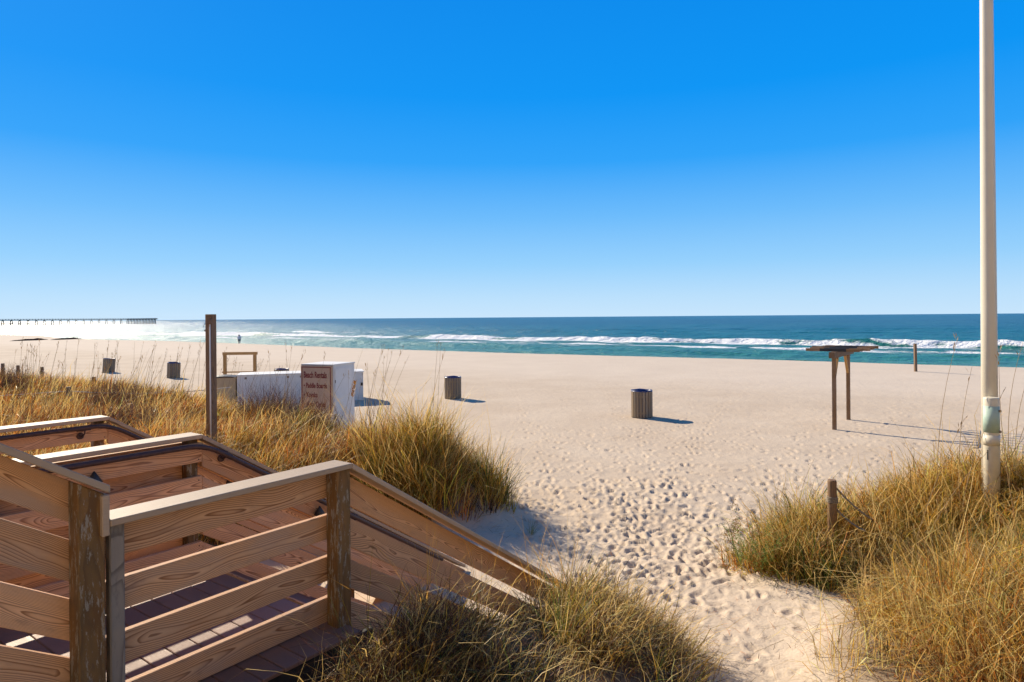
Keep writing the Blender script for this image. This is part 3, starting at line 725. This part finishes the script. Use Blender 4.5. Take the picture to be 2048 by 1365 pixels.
# ------------------------------------------------------------ light pole
q = atY(1979, 790, 7.9); g = gz(q.x, q.y)
lp = empty('light_pole', (q.x, q.y, g), 'tall cream painted pole rising out of the right dune grass past the top edge', 'pole')
def pz_(z): return z-g
tube('shaft', [(0, 0, -.3), (0, 0, pz_(3.4)), (0, 0, pz_(7.3)), (0, 0, pz_(10.5))], [.087, .0825, .068, .06], M['pole'], lp, 40)
tube('lamp_arm', [(0, 0, pz_(10.3)), (-.3, 0, pz_(10.6)), (-1.1, 0, pz_(10.7))], .03, M['pole'], lp, 10)
bx('lamp_head', -1.7, -1.05, -.13, .13, pz_(10.62), pz_(10.74), M['steel'], lp, .02)
sl = tube('sleeve', [(-.082, -.139, -.3), (-.082, -.139, pz_(2.385)), (-.082, -.139, pz_(2.40))], [.0815, .0815, .077], M['sleeve'], lp, 36)
tube('green_band', [(-.082, -.139, pz_(1.985)), (-.082, -.139, pz_(2.30))], .0825, M['green'], sl, 36)
tube('collar', [(-.082, -.139, pz_(1.83)), (-.082, -.139, pz_(1.955))], .0835, M['sleeve'], sl, 36)
for zz in (2.245, 2.0): bx('strap_buckle', -.052, -.020, -.222, -.192, pz_(zz)-.014, pz_(zz)+.014, M['steel'], sl, .003)
bx('cable_slot', -.160, -.148, -.180, -.168, pz_(1.66), pz_(1.78), M['black'], lp, .002)

# ------------------------------------------------------------ rope fence posts
def rope_post(px, py, Y, r, label, group=None, h=None):
    q = atY(px, py, Y); g = gz(q.x, q.y); H = q.z-g
    e = empty('rope_fence_post', (q.x, q.y, g), label, 'post', group)
    link_mesh('timber', tube_me('timber', [(0, 0, -.3), (0, 0, H-.02), (.0, 0, H)], [r, r*.96, r*.85], 14), M['oldpost'], e)
    ring = []
    for k in range(33):
        a = k*.8; ring.append((1.12*r*math.cos(a), 1.12*r*math.sin(a), H*.0+(H-.20)-.0012*k*2))
    link_mesh('rope_loop', tube_me('rope_loop', ring, .009, 6), M['rope'], e)
    return e, Vector((q.x, q.y, q.z))
e, tpR = rope_post(1664, 960, 8.0, .055, 'round weathered rope post standing in grass at the left end of the right dune')
def rope(name, a, b, sag, r, mat, label, group=None):
    n = 24; pts = []
    for k in range(n+1):
        f = k/n; p = a.lerp(b, f); p.z -= sag*4*f*(1-f); pts.append(p)
    base = pts[0].copy()
    o = link_mesh('rope', tube_me('rope', [p-base for p in pts], r, 6), mat); o.location = base
    return props(o, label, 'rope', group)
rope('rope', tpR+Vector((.05, 0, -.10)), atY(1745, 1040, 7.8), .03, .011, M['rope'], 'upper brown rope running right from the round post into the grass')
rope('rope', tpR+Vector((.05, 0, -.36)), atY(1730, 1062, 7.7), .03, .011, M['rope'], 'lower brown rope running right from the round post into the grass')
G = 'rope fence posts along the left dune'
lps = [(5.5, 727, 27, 'rope fence post at the left edge of the photo'), (36, 731, 27.5, 'second rope fence post from the left edge above the grass'), (84, 734, 27, 'rope fence post left of the farthest bin'),
       (188, 754, 23.5, 'short rope fence post in grass just below the farthest bin'), (137.5, 774, 18.5, 'rope fence post with pale rope amid the golden grass'), (260, 808, 15, 'dark rope fence post low in the grass above the far stair railing')]
tops = [rope_post(px, py, Y, .065, l, G)[1] for px, py, Y, l in lps]
rope('rope', tops[2]+Vector((0, 0, -.15)), tops[3]+Vector((0, 0, -.12)), .3, .014, M['pale_rope'], 'pale rope sagging between two far fence posts')
rope('rope', tops[4]+Vector((-7, -2, -.1)), tops[4]+Vector((0, 0, -.12)), .1, .014, M['pale_rope'], 'pale rope running to the left edge from the post in the golden grass')
rope('rope', tops[4]+Vector((0, 0, -.12)), tops[4]+Vector((4.4, .5, -.1)), .12, .014, M['pale_rope'], 'pale rope running right through the golden grass')

# ------------------------------------------------------------ person by the surf, seaweed
q = atY(478.5, 688.5, 118)
def skin(name, verts, edges, radii, mat):
    me = bpy.data.meshes.new(name); me.from_pydata(verts, edges, [])
    o = bpy.data.objects.new(name, me); COL.objects.link(o); m = o.modifiers.new('s', 'SKIN'); 
    for i, r_ in enumerate(radii): me.skin_vertices[0].data[i].radius = (r_, r_)
    me.skin_vertices[0].data[0].use_root = True
    s2 = o.modifiers.new('d', 'SUBSURF'); s2.levels = s2.render_levels = 1
    bpy.context.view_layer.update(); dg = bpy.context.evaluated_depsgraph_get(); m2 = bpy.data.meshes.new_from_object(o.evaluated_get(dg))
    bpy.data.objects.remove(o); m2.name = name; m2.shade_smooth(); m2.materials.clear(); 
    for mm in mat: m2.materials.append(mm)
    return m2
pv = [(0, 0, .88), (0, 0, 1.1), (0, 0, 1.34), (0, .0, 1.44), (0, -.01, 1.56), (0, -.01, 1.64), (.09, 0, .82), (.11, .03, .46), (.12, 0, .08), (.12, -.12, .04), (-.09, 0, .82), (-.10, -.04, .46), (-.12, .06, .08), (-.12, -.06, .04),
      (.19, 0, 1.36), (.25, .03, 1.1), (.24, -.08, .90), (.24, -.10, .82), (-.19, 0, 1.36), (-.25, .03, 1.1), (-.22, -.10, .92), (-.2, -.14, .85)]
pedg = [(0, 1), (1, 2), (2, 3), (3, 4), (4, 5), (0, 6), (6, 7), (7, 8), (8, 9), (0, 10), (10, 11), (11, 12), (12, 13), (2, 14), (14, 15), (15, 16), (16, 17), (2, 18), (18, 19), (19, 20), (20, 21)]
prr = [.15, .155, .16, .065, .095, .09, .095, .065, .05, .04, .095, .065, .05, .04, .075, .055, .042, .035, .075, .055, .042, .035]
mj = simple_mat('pale_jacket', (.72, .62, .62), .8); mt_ = simple_mat('dark_trousers', (.03, .03, .04), .8); msk = simple_mat('skin', (.4, .24, .17), .6); mh = simple_mat('dark_hair', (.04, .03, .02), .7)
pm = skin('person', pv, pedg, prr, [mj, mt_, msk])
for p_ in pm.polygons:
    z = p_.center.z; p_.material_index = 1 if z < .88 and abs(p_.center.x) < .2 else (2 if z > 1.45 or (z < .88 and abs(p_.center.x) > .2) else 0)
po = link_mesh('person', pm); po.location = q; po.rotation_euler = (0, 0, 2.8); po.scale = (1.45, 1.3, .98)
props(po, 'lone person in a pale jacket and dark trousers walking by the water edge', 'person')
bm = bmesh.new(); bmesh.ops.create_uvsphere(bm, u_segments=12, v_segments=8, radius=.112, matrix=Matrix.Translation((0, .02, 1.63))); me = bpy.data.meshes.new('hair'); bm.to_mesh(me); bm.free(); link_mesh('hair', me, mh, po)
for (xa, xb, ya, yb, lbl) in ((20, 96, 682.5, 679.5, 'long dark ridge of wet seaweed lying on the far left sand'), (101, 164, 680.5, 678.3, 'thinner dark ridge of seaweed nearer the surf on the far left')):
    a = at(xa, ya, .02); b = at(xb, yb, .02); n = 30; V = []; Q = []
    d_ = (b-a).normalized(); pr_ = Vector((-d_.y, d_.x, 0))
    for k in range(n+1):
        f = k/n; w = math.sin(math.pi*f)**.6*(1.3+.5*random.random())+.02; h = math.sin(math.pi*f)**.7*(.20+.10*random.random()+(.12 if abs(f-.75) < .08 else 0))
        c_ = a.lerp(b, f); g = gz(c_.x, c_.y)
        for ww, hh in ((-1, -.05), (-.5, .7), (0, 1), (.5, .6), (1, -.05)): V.append(tuple(c_+pr_*ww*w+Vector((0, 0, -c_.z+g+h*hh))-a))
    for k in range(n):
        for j_ in range(4): i0 = k*5+j_; Q.append((i0, i0+5, i0+6, i0+1))
    o = link_mesh('seaweed_ridge', np_mesh('seaweed_ridge', V, Q, None, True), M['wrack']); o.location = a; props(o, lbl, 'seaweed', 'seaweed ridges on the sand')
print('objects ok')

# ------------------------------------------------------------ grass
t = NT('dune_grass_blades'); ca = t.attr('bcol').outputs['Color']
t.l(ca, t.p.inputs['Base Color']); t.p.inputs['Roughness'].default_value = .5; t.p.inputs['Specular IOR Level'].default_value = .35
tr = t.n('BsdfTranslucent'); t.l(ca, tr.inputs[0]); mxs = t.n('MixShader'); mxs.inputs[0].default_value = .36
t.l(t.p.outputs[0], mxs.inputs[1]); t.l(tr.outputs[0], mxs.inputs[2]); t.l(mxs.outputs[0], t.o.inputs[0])
M['grass'] = t.m
PAL = {'gold': (.80, .43, .065), 'straw': (.88, .62, .22), 'rust': (.62, .22, .04), 'olive': (.30, .23, .03), 'green': (.13, .18, .03), 'brown': (.20, .09, .035), 'dark': (.07, .045, .035)}
def blades(name, base, hgt, az_, lean, curl, wid, col, segs, label, kink=0.0):
    N = len(base); L = segs+1; f = np.linspace(0, 1, L)[None, :]
    # angle from vertical grows along the blade
    ang = lean[:, None]+curl[:, None]*f**1.4+rng.normal(0, .22, (N, L))*kink
    ds = hgt[:, None]/segs
    hx = np.concatenate([np.zeros((N, 1)), np.cumsum(np.sin(ang[:, :-1])*ds, 1)], 1); hz = np.concatenate([np.zeros((N, 1)), np.cumsum(np.cos(ang[:, :-1])*ds, 1)], 1)
    side = (rng.normal(0, .14, (N, 1))*f**2+kink*rng.normal(0, .04, (N, L))*f)*hgt[:, None]
    cx, sx = np.cos(az_)[:, None], np.sin(az_)[:, None]
    X = base[:, 0:1]+hx*cx-side*sx; Y = base[:, 1:2]+hx*sx+side*cx; Zz = base[:, 2:3]+hz
    fa = az_+np.pi/2+rng.normal(0, .9, N)      # blade facing
    w = wid[:, None]*(1-.85*f[:, :-1]**1.5)*.5
    wx = np.cos(fa)[:, None]*w; wy = np.sin(fa)[:, None]*w
    Lm = np.stack([X[:, :-1]-wx, Y[:, :-1]-wy, Zz[:, :-1]], -1); Rm = np.stack([X[:, :-1]+wx, Y[:, :-1]+wy, Zz[:, :-1]], -1)
    tip = np.stack([X[:, -1], Y[:, -1], Zz[:, -1]], -1)[:, None]
    VV = np.concatenate([np.stack([Lm, Rm], 2).reshape(N, 2*segs, 3), tip], 1); nvp = 2*segs+1
    o0_ = (np.arange(N)*nvp)[:, None, None]
    q = np.array([[2*k, 2*k+1, 2*k+3, 2*k+2] for k in range(segs-1)])[None]+o0_
    tr_ = np.array([[2*segs-2, 2*segs-1, 2*segs]])[None]+o0_
    me = np_mesh(name, VV.reshape(-1, 3), q.reshape(-1, 4), tr_.reshape(-1, 3), False)
    cc = np.repeat(col[:, None, :], nvp, 1)
    tipf = np.concatenate([np.repeat(f[0, :-1], 2), [1]])[None, :, None]
    cc = cc*(1-.0*tipf); cc = np.concatenate([cc, np.ones((N, nvp, 1))], 2)
    attr(me, 'bcol', 'FLOAT_COLOR', cc.reshape(-1, 4))
    o = link_mesh(name, me, M['grass'])
    return props(o, label, 'grass', None, 'stuff')
def tufts(name, polys, n, nb, h0, wfun, pal, label, segs=4, maxaz=41, rmin=2, rmax=60, bias=(0, 0), edge=.0, spread=.16, curl=1.4, wild=.45, cond=None, tone=1.22):
    pts = []
    poly = polys; xs = [p[0] for p in poly]; ys = [p[1] for p in poly]
    want = n; got = []; tot = 0
    while tot < want:
        m = want*4; P = np.stack([rng.uniform(max(min(xs), -30), min(max(xs), 14), m), rng.uniform(max(min(ys), -1), max(ys), m)], 1)
        dd = sdist(P, poly)+.55*fbm(P[:, 0]*1.5, P[:, 1]*1.5, 3, 21)
        rr = np.hypot(P[:, 0], P[:, 1]); aa = np.degrees(np.abs(np.arctan2(P[:, 0], P[:, 1])))
        k = (dd > edge) & (aa < maxaz) & (rr > rmin) & (rr < rmax) & ~in_stairs(P, .06)
        dens = np.clip((9.0/rr)**.7, 0, 1)*np.clip(.4+2.2*(fbm(P[:, 0]*1.3, P[:, 1]*1.3, 3, 91)+.15), .05, 1)*np.clip(sstep(edge-.1, edge+1.2, dd), .10, 1)
        k &= rng.random(m) < dens
        if cond is not None: k &= cond(P)
        got.append(P[k]); tot += k.sum()
    C = np.concatenate(got)[:want]; NT_ = len(C)
    # palette per tuft from low-frequency noise so colours come in drifts
    keys = list(pal.keys()); base = np.array([PAL[k] for k in keys]); wts = np.array([pal[k] for k in keys])
    pick = np.clip((fbm(C[:, 0]*.55, C[:, 1]*.55, 3, 101)*.75+.5+rng.normal(0, .16, NT_)), 0, .9999); cum = np.cumsum(wts/wts.sum()); ti = np.searchsorted(cum, pick)
    ti = np.clip(ti, 0, len(keys)-1)
    hh = h0*(.55+.85*rng.random(NT_)**1.3)*(.85+.5*np.clip(fbm(C[:, 0]*.7, C[:, 1]*.7, 2, 111), -.5, .8))
    idx = np.repeat(np.arange(NT_), nb); N = len(idx)
    a = rng.uniform(0, 2*np.pi, N); rad_ = spread*np.sqrt(rng.random(N))
    b = np.stack([C[idx, 0]+rad_*np.cos(a), C[idx, 1]+rad_*np.sin(a)], 1); b3 = np.column_stack([b, ground(b)-.03])
    rr = np.hypot(b[:, 0], b[:, 1])
    lean = np.abs(rng.normal(.0, wild, N))*np.clip(rad_/spread+.3, 0, 1); azb = a+rng.normal(0, 1.0, N)
    bx_, by_ = np.cos(azb)*lean+bias[0], np.sin(azb)*lean+bias[1]; azb = np.arctan2(by_, bx_); lean = np.hypot(bx_, by_)
    L = hh[idx]*(.35+1.1*rng.beta(2, 2.2, N))
    cu = curl*rng.beta(1.6, 2.2, N)*1.5
    col = base[ti[idx]]*(.16+1.35*rng.random((N, 1))**1.5)*np.clip(.85+.9*fbm(C[:, 0]*.8, C[:, 1]*.8, 3, 131), .35, 1.4)[idx, None]*rng.uniform(.6, 1.2, (NT_, 1))[idx]*tone; sw = rng.random(N) < .34; alt = base[np.clip(np.searchsorted(cum, rng.random(N)), 0, len(keys)-1)]
    col[sw] = (alt*rng.uniform(.6, 1.3, (N, 1)))[sw]; col *= rng.uniform(.92, 1.08, (N, 3)); col = np.clip(col, 0, .8)
    wsp = rng.random(N) < .09; L = np.where(wsp, L*1.45, L); col[wsp] = np.array(PAL['straw'])*rng.uniform(.7, 1.1, (wsp.sum(), 1))
    return blades(name, b3, L, azb, lean, cu, wfun(rr)*rng.uniform(.5, 1.5, N), col, segs, label, 1.0)
wf = lambda r: .0046+.00085*np.clip(r-3, 0, 18)
tufts('left_dune_grass', DUNE_L, 2200, 52, .66, wf, {'green': .8, 'olive': 1.4, 'gold': 3, 'straw': 1.0, 'rust': 8.0, 'brown': 3.4}, 'thick golden and rusty dune grass covering the dune behind the stairs', 3, bias=(.26, -.05), cond=lambda P: P[:, 1] < 15.5, wild=.5, curl=1.7)
tufts('far_dune_grass', DUNE_L, 1500, 34, .56, wf, {'olive': 2.4, 'gold': 2.6, 'straw': 1.0, 'rust': 4, 'brown': 2.6}, 'far golden dune grass in front of the fence posts and storage boxes', 3, bias=(.25, 0), cond=lambda P: P[:, 1] > 14, wild=.5)
END_L = [(-.15, 10.0), (-1.2, 9.6), (-2.4, 10.2), (-3.2, 12), (-2.6, 13.9), (-1.2, 12.9), (.1, 11.0)]
tufts('dune_edge_grass', END_L, 300, 60, .92, wf, {'green': 1.5, 'olive': 2.0, 'gold': 2.8, 'straw': .8, 'brown': 1.4, 'rust': 2.2}, 'taller green and brown grass on the right end of the left dune', 4, spread=.2)
tufts('right_dune_grass', DUNE_R, 950, 80, .74, wf, {'green': .7, 'olive': 1.2, 'gold': 5.2, 'straw': 3.6, 'rust': 2.6, 'brown': 1.8}, 'tangled golden dune grass filling the right foreground', 4, bias=(-.05, -.1), rmax=13, curl=2.9, spread=.26, wild=.8)
tufts('right_clump_grass', [(3.0, 9.0), (2.92, 8.0), (3.3, 7.5), (4.1, 7.4), (4.2, 8.6), (3.9, 9.6)], 60, 80, .80, wf, {'green': 4, 'olive': 3, 'gold': 1.2, 'rust': 1}, 'greener grass clump around the short round rope post', 4, rmax=13, curl=2.0, spread=.24, wild=.6, edge=.1)
tufts('stairside_grass', MOUND, 560, 62, .43, wf, {'green': 1.2, 'olive': 1.5, 'gold': 2.0, 'straw': 1.5, 'brown': 3.6}, 'tangled dry grass beside the near stair railing', 5, bias=(.15, -.05), rmin=2.6, rmax=9, curl=2.5, spread=.24, edge=-.05, wild=.8, tone=1.1)
print('grass ok')
# sea oat stalks: one thing each
M['stalk'] = simple_mat('dry_stalk', (.30, .19, .085), .7, var=.3, scale=20)
M['oats'] = simple_mat('sea_oat_seeds', (.50, .30, .09), .7, var=.3, scale=30)
def stalk_proto(h, bend, head, r, twigs=True):
    pts = []
    for k in range(9):
        f = k/8; pts.append((bend*h*f*f, .05*h*math.sin(f*2.2), h*f))
    me = tube_me('stalk', pts, [r*(1-.65*k/8) for k in range(9)], 4)
    V = []; Q = []
    n = {0: 2, 1: 7, 2: 70}[head]; f0 = .9 if head < 2 else .80
    for k in range(n):
        f = f0+(1-f0)*k/n; c_ = Vector((bend*h*f*f, .05*h*math.sin(f*2.2), h*f)); a = random.uniform(0, 6.28)
        L = .03+.02*random.random(); d_ = Vector((math.cos(a)*.5, math.sin(a)*.5, .8)).normalized(); s_ = Vector((-math.sin(a), math.cos(a), 0))*(.0065 if head == 2 else .004)
        b0_ = c_+d_*.012; i0 = len(V); V += [tuple(b0_), tuple(b0_+d_*L*.5+s_), tuple(b0_+d_*L), tuple(b0_+d_*L*.5-s_)]; Q.append((i0, i0+1, i0+2, i0+3))
    m2 = np_mesh('seed_head', V, Q)
    return me, m2
prot = [stalk_proto(1.0, random.uniform(-.05, .3), random.choice([0, 0, 1, 1]), .0032) for _ in range(8)]
for a_, b_ in prot: a_.materials.append(M['stalk']); b_.materials.append(M['oats'])
def oat(x, y, h, pr, label, group, rz, tilt=0, rs=1):
    o = link_mesh('sea_oat_stalk', pr[0]); o.location = (x, y, gz(x, y)-.02); o.scale = (rs, rs, h); o.rotation_euler = (0, tilt, rz)
    props(o, label, 'sea oat stalk', group); props(link_mesh('seed_head', pr[1], None, o), kind='stuff')
GL = 'sea oat stalks on the left dune'
lab = {0: 'thin dry sea oat stalk rising from the left dune in front of the bins', 1: 'thin dry sea oat stalk rising from the grass in front of the storage boxes', 2: 'thin dry sea oat stalk at the right end of the left dune'}
cnt = 0
while cnt < 150:
    px = random.choice([random.uniform(0, 420), random.uniform(0, 440), random.uniform(440, 760), random.uniform(690, 960)]); Y = random.uniform(11, 21)
    x = (px-1024)/F*Y; P = np.array([[x, Y]])
    if sdist(P, DUNE_L)[0] < .3: continue
    z0 = gz(x, Y); yt = random.uniform(672, 735) if px < 450 else random.uniform(680, 745); zt = EYE-(yt-638)*Y/F
    h = zt-z0
    if h < .5 or h > 2.3: continue
    oat(x, Y, h, random.choice(prot), lab[0 if px < 430 else 1 if px < 700 else 2], GL+' ('+('left' if px < 430 else 'middle' if px < 700 else 'right')+')', random.gauss(0, .8), random.gauss(.05, .12), 1.35); cnt += 1
hp = stalk_proto(1.0, .08, 2, .004); hp[0].materials.append(M['stalk']); hp[1].materials.append(M['oats'])
q = atY(690, 764, 11.5); g = gz(q.x, q.y); oat(q.x, q.y, q.z-g, hp, 'golden sea oat with a full seed head in front of the white rental box', None, .2, .03, 1.6)
GR = 'sea oat stalks by the cream pole'
for (px, yt, Y, tl, lb2) in ((1868, 676, 8.2, -.02, 'tallest sea oat stalk left of the cream pole, drooping tip'), (1905, 745, 7.8, -.06, 'stalk between the drooping sea oat and the cream pole, leaning slightly left'), (1950, 742, 7.7, .12, "stalk leaning right with its tip against the cream pole's left edge"), (1900, 790, 7.4, .30, 'short stalk leaning strongly right, left of the cream pole'), (1925, 830, 7.4, .42, 'most slanted stalk left of the cream pole'),
                             (1998, 690, 8.2, -.10, 'tall sea oat stalk just right of the cream pole'), (2024, 705, 8.4, -.03, 'upright tall stalk midway between the cream pole and the right edge'), (2046, 745, 8.0, .12, 'stalk at the right edge of the photo beyond the cream pole'), (2012, 800, 7.6, .25, 'short stalk leaning right just right of the pole sleeve'), (2035, 790, 7.0, -.2, 'stalk leaning left near the right edge of the photo'), (1580, 930, 8.6, -.12, 'short thin stalk left of the round rope post'), (1985, 730, 7.2, -.15, 'thin stalk crossing in front of the cream pole')):
    q = atY(px, yt, Y); h = q.z-gz(q.x, q.y); x = q.x-math.tan(tl)*h*.9
    pr = prot[random.randrange(8)]
    oat(x, Y, h/math.cos(tl), pr, lb2 or 'dry sea oat stalk in the right dune grass by the cream pole', GR, 0, tl, 1.5)

# dark low shrubs standing in the left dune grass
for px, py, Y, h_, lbs in ((535, 800, 14.5, .60, 'dark leafless shrub in front of the long white box'), (255, 822, 13.0, .50, 'dark leafless shrub above the far stair railing'), (232, 786, 17.5, .45, 'dark leafless shrub below the bin beside the tall post'), (18, 758, 22, .6, 'dark leafless shrub at the left edge below the fence posts'), (610, 818, 14.0, .45, 'dark leafless shrub at the foot of the signed rental box')):
    q = atY(px, py, Y); n = 620; a = rng.uniform(0, 6.28, n); r_ = .55*np.sqrt(rng.random(n)); b = np.stack([q.x+r_*np.cos(a), q.y+r_*.6*np.sin(a)], 1); b = np.column_stack([b, ground(b)+.0])
    c_ = np.array([PAL['dark'], PAL['brown'], (.10, .05, .045)])[rng.integers(0, 3, n)]*rng.uniform(.6, 1.4, (n, 1))
    o = blades('dark_shrub', b, (h_+.52)*rng.uniform(.55, 1.15, n), a, np.abs(rng.normal(.2, .3, n)), rng.normal(0, .6, n), np.full(n, .011), c_, 4, lbs, 2.0)
    del o['kind']; o['category'] = 'shrub'
# green tuft on the slope, tuft blades on sand, litter
def litter(n, poly, zmax, name, label, cols, L=(.05, .3)):
    xs = [p[0] for p in poly]; ys = [p[1] for p in poly]; P = np.stack([rng.uniform(min(xs), max(xs), n), rng.uniform(min(ys), max(ys), n)], 1)
    P = P[(sdist(P, poly) > 0) & ~in_stairs(P, 0)]; N = len(P); b = np.column_stack([P, ground(P)+.012])
    c_ = np.array([PAL[k] for k in cols])[rng.integers(0, len(cols), N)]*rng.uniform(.6, 1.2, (N, 1))
    return blades(name, b, rng.uniform(L[0], L[1], N), rng.uniform(0, 6.28, N), rng.uniform(1.2, 1.5, N), rng.uniform(0, .25, N), rng.uniform(.003, .007, N), c_, 3, label)
litter(900, [(1.2, 3.8), (3.0, 4.2), (3.3, 7), (3.0, 9), (.6, 9.2), (.8, 7.2), (1.5, 6.2)], 0, 'dry_grass_litter', 'scattered dry grass bits on the sand path between the dunes', ['brown', 'dark', 'rust'], (.02, .16))
litter(700, [(-2.3, 9.6), (-.2, 9.2), (1.0, 9.6), (.4, 11.4), (-.4, 12.8), (-1.5, 11)], 0, 'dune_foot_litter', 'dry grass bits on the shaded sand at the foot of the left dune', ['brown', 'dark', 'rust'], (.03, .25))
def tuft(x, y, n, h, cols, label, name='grass_tuft', bias=(0, 0), w=.006, curl=1.6):
    a = rng.uniform(0, 6.28, n); r_ = .04*rng.random(n); b = np.stack([x+r_*np.cos(a), y+r_*np.sin(a)], 1); b = np.column_stack([b, ground(b)-.02])
    c_ = np.array([PAL[k] for k in cols])[rng.integers(0, len(cols), n)]*rng.uniform(.7, 1.3, (n, 1))
    o = blades(name, b, h*rng.uniform(.5, 1.2, n), a+bias[0], np.abs(rng.normal(.3, .3, n)), curl*rng.random(n), np.full(n, w), c_, 6, label)
    del o['kind']; o['category'] = 'grass tuft'; return o
q = at(1062, 1045, .35); tuft(q.x, q.y, 26, .34, ['green', 'green', 'olive'], 'small lone green grass tuft on the shaded sand slope right of the left dune')
q = atY(735, 1290, 4.1); tuft(q.x, q.y, 26, .75, ['green', 'olive'], 'upright green blades beside the near railing post', curl=.6)
q = atY(1120, 1330, 4.7); tuft(q.x, q.y, 44, .8, ['green', 'green', 'olive', 'straw'], 'bright green clump of long blades in the middle foreground', curl=1.0)
nth = ['second from the post', 'third from the post', 'lowest, at the buried end', 'nearest the railing post']
for k, (x, y) in enumerate(((-.25, 5.0), (.15, 5.5), (.5, 6.0), (-.6, 4.4))):
    o = tuft(x, y, 34, .95, ['straw', 'gold', 'gold'], 'long arching straw blades over the near sloping railing, '+nth[k], w=.0045, curl=2.4); o['group'] = 'arching straw tufts over the near railing'
# goldenrod bush at the left end of the right dune
q = at(1505, 1125, .40); g = gz(q.x, q.y)
gb = empty('goldenrod_bush', (q.x, q.y, g), 'small leafy green bush with faded yellow flowers at the left end of the right dune', 'bush')
V = []; Q = []; CC = []; V2 = []; Q2 = []
for k in range(46):
    a = random.uniform(0, 6.28); ln = random.uniform(.15, .6); hgt = random.uniform(.35, .80); p0_ = Vector((.12*math.cos(a), .12*math.sin(a), 0)); tipv = Vector((ln*math.cos(a)*.8, ln*math.sin(a)*.8, hgt))
    for j_ in range(24):
        f = .25+.75*j_/24; c_ = p0_.lerp(tipv, f)+Vector((0, 0, .08*math.sin(f*3))); b_ = random.uniform(0, 6.28); dl_ = Vector((math.cos(b_), math.sin(b_), .4)).normalized()*random.uniform(.025, .05); sd2 = Vector((-math.sin(b_), math.cos(b_), .1))*.005
        i0 = len(V); V += [tuple(c_), tuple(c_+dl_*.5+sd2), tuple(c_+dl_), tuple(c_+dl_*.5-sd2)]; Q.append((i0, i0+1, i0+2, i0+3)); cc = np.array(PAL['green'])*random.uniform(.8, 1.7); CC += [(*cc, 1)]*4
    if random.random() < .4 and tipv.x < .1:
        for j_ in range(40):
            c_ = tipv+Vector((random.gauss(0, .03), random.gauss(0, .03), random.gauss(.02, .04))); i0 = len(V2); s_ = .006
            V2 += [tuple(c_), tuple(c_+Vector((s_, 0, s_))), tuple(c_+Vector((0, s_, 2*s_))), tuple(c_+Vector((-s_, 0, s_)))]; Q2.append((i0, i0+1, i0+2, i0+3))
me = np_mesh('foliage', V, Q); attr(me, 'bcol', 'FLOAT_COLOR', CC); props(link_mesh('foliage', me, M['grass'], gb), kind='stuff'); props(link_mesh('flower_heads', np_mesh('flower_heads', V2, Q2), M['oats'], gb), kind='stuff')
print('done', sum(len(m.polygons) for m in bpy.data.meshes))
